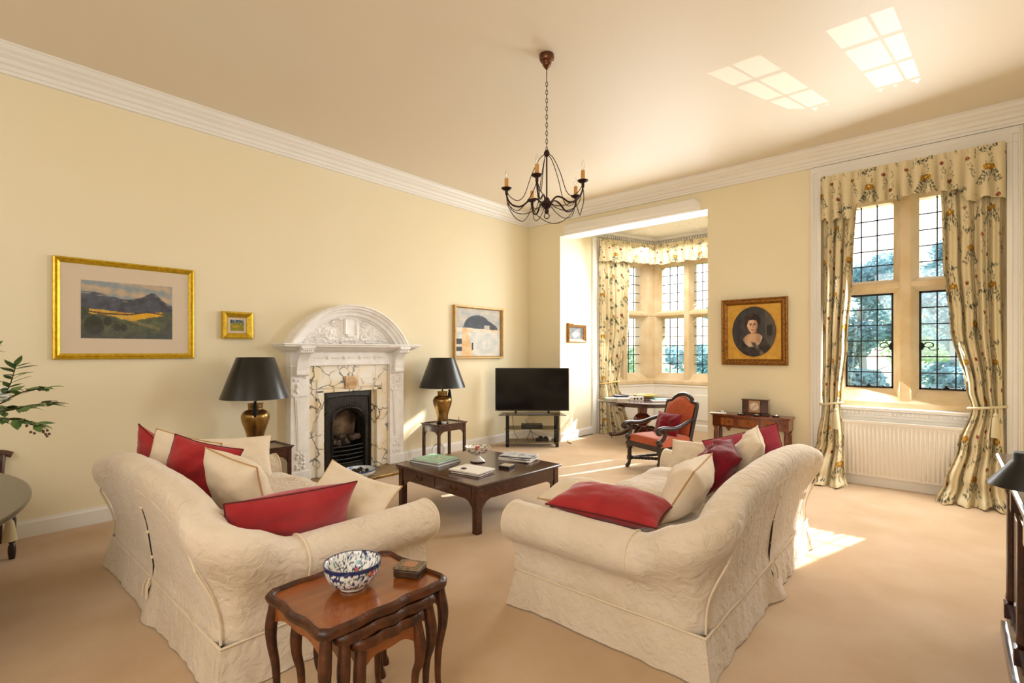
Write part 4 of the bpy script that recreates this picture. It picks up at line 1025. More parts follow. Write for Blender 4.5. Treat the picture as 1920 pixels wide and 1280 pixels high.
m = MB(); m.box(-.062, .062, -.05, .05, 0, .034); kb = thing('trinket_box', 'small brown box with an engraved silver lid on the nest of tables', 'box', (-1.875, 1.435, .576), math.radians(28))
m.build('box_body', M('box_wood', '#4a3018', .35, c2='#33200f', nscale=20), kb, smooth=0, bevel=.006)
m = MB(); m.box(-.064, .064, -.052, .052, .034, .046); m.build('lid', M('engraved_lid', '#8d7a5e', .4, metal=.4, c2='#5c4a35', nscale=70), kb, smooth=0, bevel=.005)
m = MB(); m.box(-.032, .032, -.028, .028, .0461, .0475); m.build('lid_plaque', M('copper_plaque', '#b9825f', .4, metal=.4, c2='#9a6a4c', nscale=60), kb, smooth=0)

# things on the coffee table
zt = .4405
def slab(name, label, cat, loc, rz, sx, sy, sz, cover, pages=None, extra=None, group=None):
    r = thing(name, label, cat, loc, rz, group)
    if pages:
        m = MB(); m.box(-sx/2 + .006, sx/2 - .003, -sy/2 + .005, sy/2 - .005, .003, sz - .003); m.build('pages', pages, r, smooth=0)
        m = MB(); m.box(-sx/2, sx/2, -sy/2, sy/2, 0, .003); m.box(-sx/2, sx/2, -sy/2, sy/2, sz - .003, sz); m.box(-sx/2, -sx/2 + .005, -sy/2, sy/2, 0, sz); m.build('cover', cover, r, smooth=0)
    else: m = MB(); m.box(-sx/2, sx/2, -sy/2, sy/2, 0, sz); m.build('cover', cover, r, smooth=0, bevel=.003)
    return r
BK = 'books and papers on the coffee table'
slab('book', 'slate book lying under the pale green one on the coffee table', 'book', (-4.09, 3.46, zt), .1, .40, .34, .022, pap_b, paper_m, group=BK)
kg = slab('book', 'large pale green hardback on top of a slate book on the coffee table', 'book', (-4.10, 3.47, zt + .0225), .14, .36, .31, .02, pap_g, paper_m, group=BK)
painted(-.05, .13, -.06, .07, 0, lambda u, v: mixc(C('#7ba592'), C('#d6d8b8'), .5 + n3(u * 5, v * 5, 1) * 1.5), 16, 12, 'cover_picture', kg).rotation_euler = (-PI/2, 0, 0)
for q in kg.children:
    if q.name.startswith('cover_picture'): q.location = (0, 0, .0206)
slab('book', 'thin brown book under the white papers on the coffee table', 'book', (-3.47, 3.39, zt), .18, .34, .24, .018, M('brown_cover', '#5b3a2a', .5), paper_m, group=BK)
slab('folder', 'white folder of papers on the near corner of the coffee table', 'papers', (-3.48, 3.40, zt + .0195), .12, .36, .27, .016, paper_m, group=BK)
m = MB(); m.ball((0, 0, .007), .03, 14, 8, sy=.55, sz=.22); tag(m.build('spectacle_case', black_m, loc=(-3.52, 3.33, zt + .0370), rot=(0, 0, .5)), 'small dark case lying on the white folder', 'case')
MG = 'magazines on the coffee table'
def cover_art(seed):
    def f(u, v):
        g = n3(u * 4 + seed, v * 4, 2) + .5 * n3(u * 11, v * 11, seed)
        return mixc(C('#c9c6c4'), C('#4c5872'), max(0, g * 1.6)) if g > 0 else mixc(C('#cfcac6'), C('#8f9aa3'), -g)
    return f
for i, (lb, a, dx, dy) in enumerate((('lowest magazine of the pile at the back of the coffee table', .02, 0, 0), ('middle magazine of the pile at the back of the coffee table', -.12, .01, -.01), ('top magazine of the pile, blue and white cover, back of the coffee table', .1, -.015, .012))):
    k = slab('magazine', lb, 'magazine', (-3.52 + dx, 4.15 + dy, zt + .0105 * i), PI/2 + .25 + a, .27, .37, .010, paper_m, group=MG)
    painted(-.13, .13, -.18, .18, 0, cover_art(i * 3 + 1), 40, 52, 'cover_picture', k).rotation_euler = (-PI/2, 0, 0)
    for q in k.children:
        if q.name.startswith('cover_picture'): q.location = (0, 0, .0108 + .0135)
k = thing('coaster_stack', 'small dark box of coasters with a pale top on the coffee table', 'coasters', (-3.35, 3.76, zt), .2)
m = MB(); m.box(-.06, .06, -.06, .06, 0, .024); m.build('holder', black_m, k, smooth=0, bevel=.003); m = MB(); m.box(-.056, .056, -.056, .056, .024, .031); m.build('coaster', M('pale_card', '#b9ad92', .6, c2='#a59a80', nscale=30), k, smooth=0, bevel=.003)
# footed comport
cb = thing('comport', 'footed floral china bowl in the middle of the coffee table', 'bowl', (-3.77, 3.77, zt))
def flor(u, v, i=0):
    n1 = n3(math.cos(v * 2 * PI) * 3.2, math.sin(v * 2 * PI) * 3.2, u * 8)
    if i in (0, 1, 2): return C('#3d2c20')
    if n1 > .3: return C('#b04a50')
    if n1 < -.33: return C('#5d7a3e')
    if n3(v * 16, u * 14, 8) > .42: return C('#caa24c')
    return C('#ece6de')
m = MB(); m.lathe([(.078, 0), (.082, .006), (.07, .02), (.04, .04), (.026, .06), (.028, .075), (.05, .085)], 36, colf=lambda u, v, i: C('#d9d2ca') if i > 1 else C('#3b2a20')); m.build('foot', VCg, cb, smooth=60)
pr = [(.03, .082), (.06, .088), (.095, .1), (.118, .12), (.13, .142), (.138, .16), (.136, .163), (.13, .16), (.122, .142), (.11, .124), (.09, .108), (.05, .098), (.0001, .094)]
m = MB(); m.lathe(cr(pr, 3), 90, cap=False, colf=lambda u, v, i: C('#8a6a3c') if 14 < i < 19 else flor(u, v, 9)); m.build('dish', VCg, cb, smooth=60)

# things by the hearth and on the lamp table
bowl('bowl', 'wide blue and white china bowl of dark pine cones on the hearth', (-5.60, 3.50, .031), .205, .10, (.10, .018), lambda u, v, i: mixc(C('#e8ecf0'), C('#3e5f8d'), .9 if n3(v * 9, u * 8, 3) > (.05 if i > 45 else .28) else .08), n=48, rim='#35507c')
for i in range(9):
    a = 2 * PI * i / 8; q = .085 if i < 8 else 0
    m = MB()
    for s in range(6): m.lathe([(.012, -.002), (.026 * math.sin(PI * (s + 1.2) / 7.5), .004), (.01, .009)], 9, (0, 0, .008 * s))
    tag(m.build('pine_cone', coal_m, loc=(-5.60 + q * math.cos(a), 3.50 + q * math.sin(a), .078 + (.022 if i == 8 else .012 * (i % 2))), rot=(.5 * math.cos(a), .6 * math.sin(a), a), smooth=0), 'dark pine cone in the blue and white bowl on the hearth', 'pine cone', 'pine cones in the hearth bowl')
bowl('dish', 'shallow grey dish at the right end of the hearth', (-5.60, 4.16, .031), .085, .03, (.045, .006), lambda u, v, i: mixc(C('#cfcac2'), C('#77736d'), .8 if u > .6 else .2), n=24, rim='#8c877f', cat='dish')
bowl('cup', 'tiny white cup in front of the right lamp', (-5.49, 4.80, .5555), .037, .042, (.016, .006), lambda u, v, i: mixc(C('#ece8e6'), C('#a08a90'), .7 if n3(v * 8, u * 5, 2) > .3 else 0), n=20, rim='#d8d0cc', cat='cup')
m = MB(); m.lathe([(.0, 0), (.018, 0), (.018, .006), (.006, .012), (.0075, .05), (.005, .075), (.002, .085), (.0, .085)], 14); tag(m.build('bell', brass_m, loc=(-5.50, 5.10, .5555)), 'tiny upright brass handbell beside the right lamp', 'bell')
k = thing('fire_rest', 'low wrought rest with brass balls at the right end of the hearth', 'fire tool rest', (-5.45, 4.37, 0), PI/2)
m = MB(); m.tube(cr([(-.10, 0, .012), (-.06, 0, .05), (0, 0, .05), (.06, 0, .05), (.1, 0, .012)], 5), .008, 6); m.tube([(-.03, 0, .05), (-.03, 0, .14)], .007, 6); m.tube([(.03, 0, .05), (.03, 0, .14)], .007, 6); m.build('stand', ironb_m, k)
m = MB(); m.ball((-.03, 0, .15), .018, 10, 8); m.ball((.03, 0, .15), .018, 10, 8); m.ball((-.1, 0, .02), .02, 10, 8); m.ball((.1, 0, .02), .02, 10, 8); m.build('knob', brass_d, k)
for i, (dx, l) in enumerate(((0, 'long dark fire poker lying on the hearth rest'), (.16, 'long brass fire tongs lying beside the poker, right of the hearth'))):
    m = MB(); m.tube([(0, 0, .15 - i * .02), (.35, .25, .10), (.75, .52, .022)], .007, 7); m.ball((0, 0, .15 - i * .02), .017, 8, 6); m.ball((.62, .43, .045), .014, 8, 6); m.ball((.75, .52, .022), .017, 8, 6)
    tag(m.build('fire_iron', brass_d if i else ironb_m, loc=(-5.40 + dx * .5, 4.44 + dx * .2, .02), rot=(0, 0, .72 - .10 * i)), l, 'fire iron')
m = MB()
for k in range(3): m.tube([(.05 + .012 * k, (.10 + .01 * k) * math.cos(2*PI*q/28), .115 + (.09 + .008 * k) * math.sin(2*PI*q/28)) for q in range(28)], .003, 5, closed=True)
tag(m.build('cable_coil', cable_m, loc=(-5.83, 4.92, .015)), 'loose coil of flex against the wall under the right lamp table', 'cable')
k = thing('bellows', 'small pair of leather fire bellows beside the right lamp table', 'bellows', (-4.86, 5.0, 0), .5)
m = MB(); ol = [(.13 * math.sin(PI * min(1, t / .8)) ** .7 * (1 if t < .8 else 0) + .012, t * .36) for t in [i / 12 for i in range(13)]]
out = [(y, x) for x, y in ol] + [(y, -x) for x, y in reversed(ol)]
m.prism(out, .0, .012); m.prism(out, .06, .072); m.build('board', M('bellows_wood', '#a8672e', .4, c2='#7d4519', nscale=9), k, smooth=0)
m = MB(); m.prism([(a * .96, c * .95) for a, c in out], .012, .06); m.build('leather', M('leather_gusset', '#4a2e1d', .6), k, smooth=0)
m = MB(); m.tube([(.34, 0, .036), (.5, 0, .03)], [.018, .009], 8); m.tube([(0, 0, .006), (-.12, 0, .006)], .014, 8); m.tube([(0, 0, .066), (-.12, 0, .066)], .014, 8); m.build('nozzle', brass_d, k)
# ------------------------------------------------------------------ television corner
tv_rz = math.radians(41.1)
T = thing('tv_stand', 'low black television stand with three smoked glass shelves in the corner', 'tv stand', (-5.40, 6.71, 0), tv_rz)
m = MB()
for sx in (-1, 1):
    for y in (-.14, .14): m = MB(); m.tube([(sx * .42, y, 0), (sx * .42, y, .53)], .03, 14); m.build('leg', blackg_m, T, smooth=40)
for z, w, y0 in ((.535, 1.14, -.22), (.30, .94, -.2), (.075, .90, -.2)):
    m = MB(); ol = [(-w/2, y0), (w/2, y0), (w/2 - .06, .2), (-w/2 + .06, .2)]; m.prism(ol, z, z + .01); m.build('shelf', tglass_m, T, smooth=0, bevel=.003)
T = thing('television', 'large black flat screen television in the corner on the glass stand', 'television', (-5.365, 6.672, .546), tv_rz)
m = MB(); m.box(-.628, .628, -.02, .03, .055, .785); m.build('casing', black_m, T, smooth=0, bevel=.006)
m = MB(); m.box(-.612, .612, -.0225, -.019, .078, .770); m.build('screen', M('tv_screen', '#050507', .12, spec=.4), T, smooth=0)
m = MB(); m.box(-.31, .31, -.12, -.085, 0, .014); m.box(-.3, .3, -.12, .08, 0, .008); m.build('foot_bar', chrome_m, T, smooth=0, bevel=.003)
for s in (-1, 1): m = MB(); m.box(s * .28 - .018, s * .28 + .018, -.03, .03, .005, .075); m.build('stand_leg', black_m, T, smooth=0, bevel=.003)
m = MB(); m.box(-.62, -.59, -.024, -.018, .062, .070); m.build('logo_plate', chrome_m, T, smooth=0)
k = thing('set_top_box', 'slim black box on the middle shelf of the television stand', 'set top box', (-5.395, 6.70, .311), tv_rz)
m = MB(); m.box(-.18, .18, -.11, .12, 0, .06); m.build('casing', black_m, k, smooth=0, bevel=.005); m = MB(); m.box(-.1, .12, -.113, -.11, .02, .04); m.build('display', blackg_m, k, smooth=0)
k = thing('extension_block', 'tangle of black plugs and an adaptor on the lowest shelf of the stand', 'adaptor', (-5.27, 6.84, .0865), tv_rz)
m = MB(); m.box(-.12, .1, -.05, .05, 0, .04); m.box(-.07, 0, -.03, .03, .04, .075); m.box(.03, .08, -.03, .04, .04, .065); m.build('plug', black_m, k, smooth=0, bevel=.008)
m = MB(); m.box(.1, .15, -.03, .03, 0, .05); m.build('white_plug', china_m, k, smooth=0, bevel=.005)
b_ = lambda x, y, z: tuple(Matrix.Translation((-5.40, 6.71, 0)) @ Matrix.Rotation(tv_rz, 4, 'Z') @ Vector((x, y, z)))
m = MB()
for pts in ([(-.1, .24, .42), (-.02, .23, .22), (.02, .225, .14), (.05, .23, .0)], [(-.34, .24, .5), (-.3, .23, .2), (-.25, .225, .1), (-.2, .23, .01)], [(.05, .24, .4), (-.02, .23, .2), (-.06, .225, .12), (-.1, .23, .01)], [(-.02, .23, .22), (.06, .225, .16), (.12, .23, .13), (.15, .23, .02)]): m.tube(cr([b_(*p) for p in pts], 6), .004, 6)
tag(m.build('cable', cable_m), 'black leads hanging behind the shelves of the television stand', 'cable')
m = MB(); m.tube(cr([(-4.98, 7.28, .008), (-5.1, 7.35, .008), (-5.23, 7.6, .008), (-5.245, 8.0, .008), (-5.235, 8.4, .008)], 8), .007, 6); tag(m.build('floor_cable', cable_m), 'dark flex running along the skirting left of the bay', 'cable')

# ------------------------------------------------------------------ carved armchair
A = thing('armchair', 'carved dark oak armchair in terracotta fabric, by the bay window', 'armchair', (-2.99, 6.53, 0), math.radians(-22.5))
def twist(m, a, c, r, n=26):
    a, c = Vector(a), Vector(c); L = (c - a).length; d = (c - a) / L; e1 = d.orthogonal().normalized(); e2 = d.cross(e1)
    for ph in (0, PI): m.tube([a + d * L * i / n + (e1 * math.cos(i * 1.1 + ph) + e2 * math.sin(i * 1.1 + ph)) * r * .45 for i in range(n + 1)], r * .8, 6)
def legpart(x, y):
    m = MB(); m.box(x - .028, x + .028, y - .028, y + .028, .26, .40); m.box(x - .026, x + .026, y - .026, y + .026, .10, .16)
    twist(m, (x, y, .155), (x, y, .265), .026, 12); m.tube(cr([(x, y, .10), (x, y - .01, .05), (x, y - .045, .02), (x, y - .06, .012)], 4), [.024, .022, .022, .023, .024, .026, .028, .028, .026, .024, .022, .02, .018], 8)
    return m
for x in (-.30, .30): legpart(x, -.29).build('front_leg', oak_d, A, smooth=50)
for x in (-.26, .26): legpart(x, .29).build('back_leg', oak_d, A, smooth=50)
m = MB(); twist(m, (-.29, -.28, .13), (.25, .28, .13), .02, 50); twist(m, (.29, -.28, .13), (-.25, .28, .13), .02, 50); twist(m, (-.29, -.29, .13), (-.26, .29, .13), .02, 44); twist(m, (.29, -.29, .13), (.26, .29, .13), .02, 44); m.build('stretcher', oak_d, A, smooth=60)
m = MB(); m.prism([(-.33, -.32), (.33, -.32), (.29, .31), (-.29, .31)], .30, .375); m.build('seat_frame', oak_d, A, smooth=0, bevel=.01)
m = MB(); g = []
for i in range(25):
    u = -1 + i / 12; row = []
    for j in range(25):
        v = -1 + j / 12; w = .335 - .02 * (v + 1); e = max(0, (1 - u ** 6) * (1 - v ** 6)) ** .5; row.append((u * w, v * .315, .365 + .05 * (abs(u) < .99 and abs(v) < .99) + .065 * e))
    g.append(row)
m.grid(g); m.build('seat', terra_m, A, smooth=80, fixn=False)
sl = .16   # back rake
bkpt = lambda x, z: (x, .27 + sl * (z - .4) / .6, z)
ol = cr([(-.27, .36), (-.27, .6), (-.275, .86), (-.25, .90), (-.19, .91), (-.15, .955), (-.08, .995), (0, 1.01), (.08, .995), (.15, .955), (.19, .91), (.25, .90), (.275, .86), (.27, .6), (.27, .36)], 4)
m = MB(); pts = []
for i in range(21):
    x = -.255 + .51 * i / 20; top = .985 - .085 * min(1, (abs(x) / .17) ** 2.2) - (.03 if abs(x) > .235 else 0)
    pts.append([(x, bkpt(0, z)[1] - .012 - .05 * max(0, (1 - (x / .26) ** 4) * (1 - (2 * j / 20 - 1) ** 6)) ** .5, z) for j, z in [(j, .42 + (top - .42) * j / 20) for j in range(21)]])
m.grid(pts); m.build('backrest', terra_m, A, smooth=80, fixn=False)
m = MB(); m.tube([bkpt(*p) for p in ol], .027, 8); m.tube([(p[0] * 1.03, bkpt(*p)[1] + .01, p[1] + .008) for p in ol[20:44]], .02, 8)
for s in (-1, 1): m.tube(cr([bkpt(s * .27, .42), (s * .265, .30, .2), (s * .26, .29, .1)], 4), .027, 8)
m.grid([[(x * 1.0, bkpt(0, z)[1] + .012, z) for z in (.42, .6, .8, .9)] for x in (-.25, -.1, .1, .25)]); m.build('back_frame', oak_d, A, smooth=60)
for s in (-1, 1):
    m = MB(); P = cr([bkpt(s * .275, .70), (s * .31, .16, .655), (s * .345, -.06, .60), (s * .345, -.26, .612), (s * .345, -.345, .60), (s * .345, -.365, .565), (s * .345, -.335, .55), (s * .345, -.32, .57)], 6)
    m.tube(P, [.022 + .008 * min(1, i / 14) for i in range(len(P))], 10, flat=1.0)
    m.tube(cr([(s * .345, -.28, .60), (s * .34, -.235, .56), (s * .33, -.25, .48), (s * .31, -.30, .42), (s * .305, -.30, .36)], 6), .025, 8); m.ball((s * .31, -.315, .42), .042, 10, 8, sy=.8)
    m.build('armrest', oak_d, A, smooth=60)
cushion('deep wine velvet cushion in the carved armchair', (-2.925, 6.60, .60), (.92, -.38, 0), (.06, .33, .9), .44, .34, .15, wine_c, wine_c, 21, None)

# ------------------------------------------------------------------ round table in the bay and what lies on it
RT = thing('round_table', 'round mahogany pedestal table standing in the bay window', 'table', (-4.17, 8.36, 0), .5)
m = MB(); m.lathe([(0, .715), (.72, .715), (.77, .722), (.80, .735), (.80, .745), (.79, .752), (0, .752)], 72); m.build('tabletop', mahog_m, RT, smooth=25)
m = MB(); m.lathe([(0, .66), (.62, .66), (.63, .715), (0, .715)], 60); m.build('apron', mahog_d, RT, smooth=30)
m = MB(); m.lathe(cr([(.16, .66), (.10, .62), (.085, .56), (.085, .50), (.13, .46), (.155, .41), (.15, .36), (.10, .32), (.075, .29), (.085, .25), (.13, .21), (.15, .17), (.13, .13)], 4) + [(0, .13)], 28); m.build('pedestal', M('red_mahogany', '#7a3016', .2, c2='#4d1c0d', nscale=5, ndet=6, stretch=(6, 6, 1), coat=.5), RT, smooth=50)
for k in range(4):
    a = k * PI / 2 + PI * .86; m = MB(); c, s = math.cos(a), math.sin(a)
    P = cr([(.08, .22), (.2, .235), (.34, .13), (.5, .07), (.60, .055), (.63, .075)], 6)
    m.tube([(r_ * c, r_ * s, z) for r_, z in P], [.055 - .03 * min(1, i / 22) for i in range(len(P))], 10); m.ball((.63 * c, .63 * s, .065), .035, 10, 8)
    m.tube([(.61 * c, .61 * s, .055), (.61 * c, .61 * s, 0)], .011, 8)
    m.build('leg', mahog_d, RT, smooth=60)
tz = .7525; BT = 'books on the round table in the bay'
def onrt(px, py): return (-4.17 + px, 8.36 + py, tz)
RX = lambda a, b: onrt(a * .754 + b * .657, a * .657 - b * .754)    # a to the right, b towards the room
slab('book', 'pale green book at the left edge of the round table', 'book', RX(-.58, .05), .7, .2, .27, .03, pap_g, paper_m, group=BT)
slab('book', 'cream book beside the dotted box on the round table', 'book', RX(-.40, .16), .6, .2, .24, .035, M('cream_cover', '#d9d2bf', .5), paper_m, group=BT)
slab('book', 'grey book lying at the front of the round table', 'book', RX(.14, .52), .65, .26, .2, .03, M('grey_cover', '#8d8a88', .4), paper_m, group=BT)
slab('book', 'turquoise book at the back right of the round table', 'book', RX(.28, .18), .75, .25, .2, .025, M('turquoise_cover', '#6fb2a4', .4), paper_m, group=BT)
slab('book', 'dark red book at the right edge of the round table', 'book', RX(.62, .1), .75, .18, .24, .03, M('dark_red_cover', '#6b2a33', .4), paper_m, group=BT)
k = thing('tissue_box', 'white box with three dark spots on the round table', 'box', RX(-.18, .26), .7175)
m = MB(); m.box(-.12, .12, -.06, .06, 0, .07); m.build('carton', china_m, k, smooth=0, bevel=.006)
m = MB()
for x in (-.04, .01, .075): m.ball((x, -.061, .038), .017, 10, 6, sy=.1)
m.build('spot', black_m, k)
bowl('bowl', 'wide shallow brown and gold bowl on the round table', RX(.06, -.03), .21, .08, (.09, .014), lambda u, v, i: mixc(C('#8b7a5a'), C('#c0a45c'), u), n=24, rim='#b8963f')
bowl('dish', 'dark flat dish at the back of the round table', RX(-.33, -.28), .16, .05, (.08, .01), lambda u, v, i: C('#5b5d66'), n=24, rim='#3a3c45', cat='dish')
bowl('cup', 'small pinkish white bowl at the front right of the round table', RX(.36, .40), .055, .045, (.025, .006), lambda u, v, i: C('#ead8d6'), n=16, rim='#d8c4c4', cat='cup')

# ------------------------------------------------------------------ console table under the portrait
K = thing('console_table', 'narrow bow fronted burr walnut console table under the portrait', 'table', (-2.01, YB - .03, 0), 0)
def bow(w, d, n=24): return [(-w/2, 0)] + [(-w/2 * math.cos(PI * i / n) if False else -w/2 + w * i / n, -d * (.72 + .28 * math.sin(PI * i / n))) for i in range(n + 1)] + [(w/2, 0)]
m = MB(); m.prism(bow(1.0, .36), .735, .76); m.build('tabletop', consol_m, K, smooth=0, bevel=.006)
m = MB(); m.prism(bow(.95, .335), .585, .735); m.build('apron', consol_m, K, smooth=20)
for x in (-.44, .44):
    for y, l in ((-.215, 1), (-.03, 0)):
        m = MB(); m.lathe(cr([(.026, .60), (.03, .56), (.018, .545), (.026, .52), (.028, .40), (.02, .12), (.024, .1), (.016, .03), (.02, .015), (.014, 0)], 4) + [(0, 0)], 14, (x, y, 0)); m.build('leg', consol_m, K, smooth=50)
for i, (x0, x1) in enumerate(((-.34, -.13), (-.11, .15), (.17, .34))):
    m = MB(); mid = (x0 + x1) / 2; y = -.335 * (.72 + .28 * math.sin(PI * (mid + .475) / .95)); sl_ = .0
    m.box(x0, x1, y - .012, y + .04, .612, .712); dr = m.build('drawer', walnut_m, K, smooth=0, bevel=.004)
    m = MB(); m.ball((mid, y - .02, .665), .012, 10, 8); m.build('knob', brass_d, dr)
for x in (-.25, .24): m = MB(); y = -.335 * (.72 + .28 * math.sin(PI * (x + .475) / .95)); m.lathe([(.0, 0), (.014, .01), (.034, .045), (.036, .06), (0, .06)], 12, (x, y + .035, .53)); m.build('drop_finial', consol_m, K, smooth=40)
k = thing('mantel_clock', 'square dark wooden clock with a pale round dial on the console table', 'clock', (-1.955, YB - .17, .7605), math.radians(6))
m = MB(); m.box(-.175, .175, -.075, .075, 0, .028); m.box(-.158, .158, -.05, .06, .028, .205); m.box(-.168, .168, -.058, .068, .198, .21); m.build('clock_case', mahog_d, k, smooth=0, bevel=.005)
m = MB(); m.box(-.075, .06, -.054, -.048, .035, .195); m.build('dial_plate', M('dial_plate', '#a5805c', .4, metal=.4), k, smooth=0)
m = MB(); m.lathe([(0, 0), (.052, 0), (.055, .003), (.0, .003)], 32); m.xf(Matrix.Translation((-.007, -.054, .115)) @ Matrix.Rotation(PI/2, 4, 'X')); dl = m.build('dial', M('clock_dial', '#d8c4b0', .4), k, smooth=30)
m = MB(); m.tube([(-.007, -.059, .115), (.018, -.059, .14)], .0025, 5); m.tube([(-.007, -.059, .115), (-.03, -.059, .085)], .002, 5); m.build('hand', black_m, dl)
m = MB()
for q in range(12): a = 2 * PI * q / 12; m.tube([(-.007 + .041 * math.sin(a), -.0575, .115 + .041 * math.cos(a)), (-.007 + .047 * math.sin(a), -.0575, .115 + .047 * math.cos(a))], .0015, 4)
m.build('hour_mark', black_m, dl)
cz = .7605
def sdish(label, x, y, r=.05):
    k = thing('small_dish', label, 'dish', (x, y, cz), 0, 'small silver dishes on the console table')
    m = MB(); m.lathe([(.0, 0), (r * .9, 0), (r, .012), (r * .96, .012), (r * .8, .006), (0, .006)], 24); m.build('tray', blackg_m, k, smooth=30)
    m = MB(); m.lathe([(r * .6, .008), (r * .66, .02), (r * .4, .032), (0, .035)], 20); m.build('lid', silver_m, k, smooth=60)
sdish('small silver dish at the left end of the console table', -2.36, 7.15, .045); sdish('small silver dish just left of the clock', -2.10, 7.07, .05); sdish('small silver dish in front of the clock', -1.90, 7.055, .05); sdish('small silver dish right of the clock', -1.70, 7.16, .045)
k = thing('envelope_pile', 'few white envelopes at the left corner of the console table', 'papers', (-2.40, 7.20 - .14, cz), .25)
m = MB(); m.box(-.1, .1, -.045, .045, 0, .006); m.xbox(.2, .09, .005, Matrix.Translation((.01, .0, .009)) @ Matrix.Rotation(.12, 4, 'Z')); m.build('envelope', paper_m, k, smooth=0)

# ------------------------------------------------------------------ radiator
R_ = thing('radiator', 'long white panel radiator under the tall window', 'radiator', (-.385, 7.35, 0), 0)
m = MB(); rows = []; N = 33 * 8; w0, w1 = -.66, .66
for i in range(N + 1):
    x = w0 + (w1 - w0) * i / N; f = .5 + .5 * math.cos(2 * PI * i / 8); y = -.042 - .012 * min(1, max(0, f * 1.8 - .4)); row = []
    for z, k_ in ((.12, 0), (.15, 0), (.165, 1), (.70, 1), (.715, 0), (.755, 0)): row.append((x, -.042 + (y + .042) * k_, z))
    rows.append(row)
m.grid(rows); m.box(w0, w1, -.041, .0, .12, .755); m.build('panel', rad_m, R_, smooth=40, fixn=False)
m = MB(); m.box(w0 - .004, w0, -.055, .012, .115, .775); m.box(w1, w1 + .004, -.055, .012, .115, .775); m.box(w0, w1, -.056, -.046, .745, .778); m.build('side_cover', rad_m, R_, smooth=0, bevel=.004)
m = MB()
for k in range(44): x = w0 + .015 + k * .03; m.box(x, x + .018, -.045, .01, .765, .772)
m.build('top_grille', rad_m, R_, smooth=0)
m = MB(); m.tube([(w0 + .05, -.02, .12), (w0 + .05, -.02, 0)], .008, 8); m.tube([(w1 - .05, -.02, .12), (w1 - .05, -.02, 0)], .008, 8); m.build('pipe', rad_m, R_)

# ------------------------------------------------------------------ chandelier
ch = (-2.605, 3.44); CH = thing('chandelier', 'rust brown wrought iron chandelier with five candle bulbs hanging from the ceiling', 'chandelier', (ch[0], ch[1], 2.75), math.radians(41.1))
o0 = -2.75; zz = lambda z: z + o0
m = MB(); m.lathe(cr([(.062, 4.15), (.064, 4.12), (.055, 4.095), (.04, 4.085), (.035, 4.06), (.02, 4.04), (.012, 4.03)], 4) + [(0, 4.03)], 24, (0, 0, o0)); m.build('ceiling_rose', M('rose_bronze', '#6b4530', .3, metal=.8), CH, smooth=50)
m = MB(); m.tube([(0, 0, zz(4.035)), (0, 0, zz(3.95))], .004, 6); z = 3.955; k = 0
while z > 3.335:
    lk = []
    for q in range(14): a = 2 * PI * q / 14; c, s = .0085 * math.cos(a), .021 * math.sin(a); lk.append((c if k % 2 else 0, 0 if k % 2 else c, zz(z - .021) + s))
    m.tube(lk, .0028, 5, closed=True); z -= .035; k += 1
m.build('chain', rust_m, CH)
m = MB(); m.tube([(0, 0, zz(3.33)), (0, 0, zz(2.84))], .0065, 8); m.lathe([(.0, 3.34), (.012, 3.335), (.024, 3.315), (.026, 3.295), (.016, 3.28), (0, 3.275)], 14, (0, 0, o0)); m.lathe(cr([(.008, 2.93), (.022, 2.915), (.034, 2.89), (.048, 2.88), (.05, 2.862), (.035, 2.84), (.018, 2.825), (.02, 2.80), (.01, 2.79)], 3) + [(0, 2.79)], 18, (0, 0, o0))
m.tube([(.022 * math.cos(2*PI*q/18), 0, zz(2.768) + .022 * math.sin(2*PI*q/18)) for q in range(18)], .004, 6, closed=True); m.build('stem', rust_m, CH, smooth=50)
for k in range(5):
    a = math.radians(-35 - 72 * k)   # local x is to the right of the picture, -y towards the room
    c, s = math.cos(a), math.sin(a); W = lambda r, z: (r * c, r * s, zz(z))
    W2 = lambda r, z, da: (r * math.cos(a + da), r * math.sin(a + da), zz(z))
    m = MB(); m.tube([W(*p) for p in cr([(.035, 2.87), (.09, 2.915), (.15, 2.90), (.22, 2.85), (.29, 2.86), (.335, 2.91), (.345, 2.97)], 6)], .0075, 8)
    m.tube([W(*p) for p in cr([(.008, 3.30), (.06, 3.26), (.13, 3.12), (.19, 2.95), (.245, 2.90), (.30, 2.92), (.335, 2.96)], 6)], .0035, 6)
    m.tube(cr([W(.345, 2.96), W2(.335, 2.86, .12), W2(.29, 2.78, .42), W2(.30, 2.79, .8), W2(.335, 2.87, 1.14), W2(.345, 2.96, 1.2566)], 6), .0035, 6)
    m.tube(cr([W(.345, 2.95), W(.30, 2.82), W(.20, 2.785), W(.1, 2.82), W(.04, 2.87)], 6), .0035, 6)
    arm = m.build('arm', rust_m, CH)
    m = MB(); m.lathe([(.0, 2.945), (.012, 2.95), (.013, 2.985), (.03, 2.99), (.044, 3.0), (.046, 3.006), (.03, 3.004), (0, 3.004)], 18, (.345 * c, .345 * s, o0)); m.build('drip_pan', rust_m, arm, smooth=50)
    m = MB(); m.lathe([(.0, 3.004), (.0165, 3.004), (.0165, 3.085), (.012, 3.09), (0, 3.09)], 14, (.345 * c, .345 * s, o0)); m.build('candle_sleeve', candle_m, arm, smooth=40)
    m = MB(); m.lathe(cr([(.009, 3.09), (.015, 3.11), (.0165, 3.13), (.011, 3.155), (.004, 3.175)], 4) + [(0, 3.18)], 14, (.345 * c, .345 * s, o0)); m.build('bulb', bulb_m, arm, smooth=60)

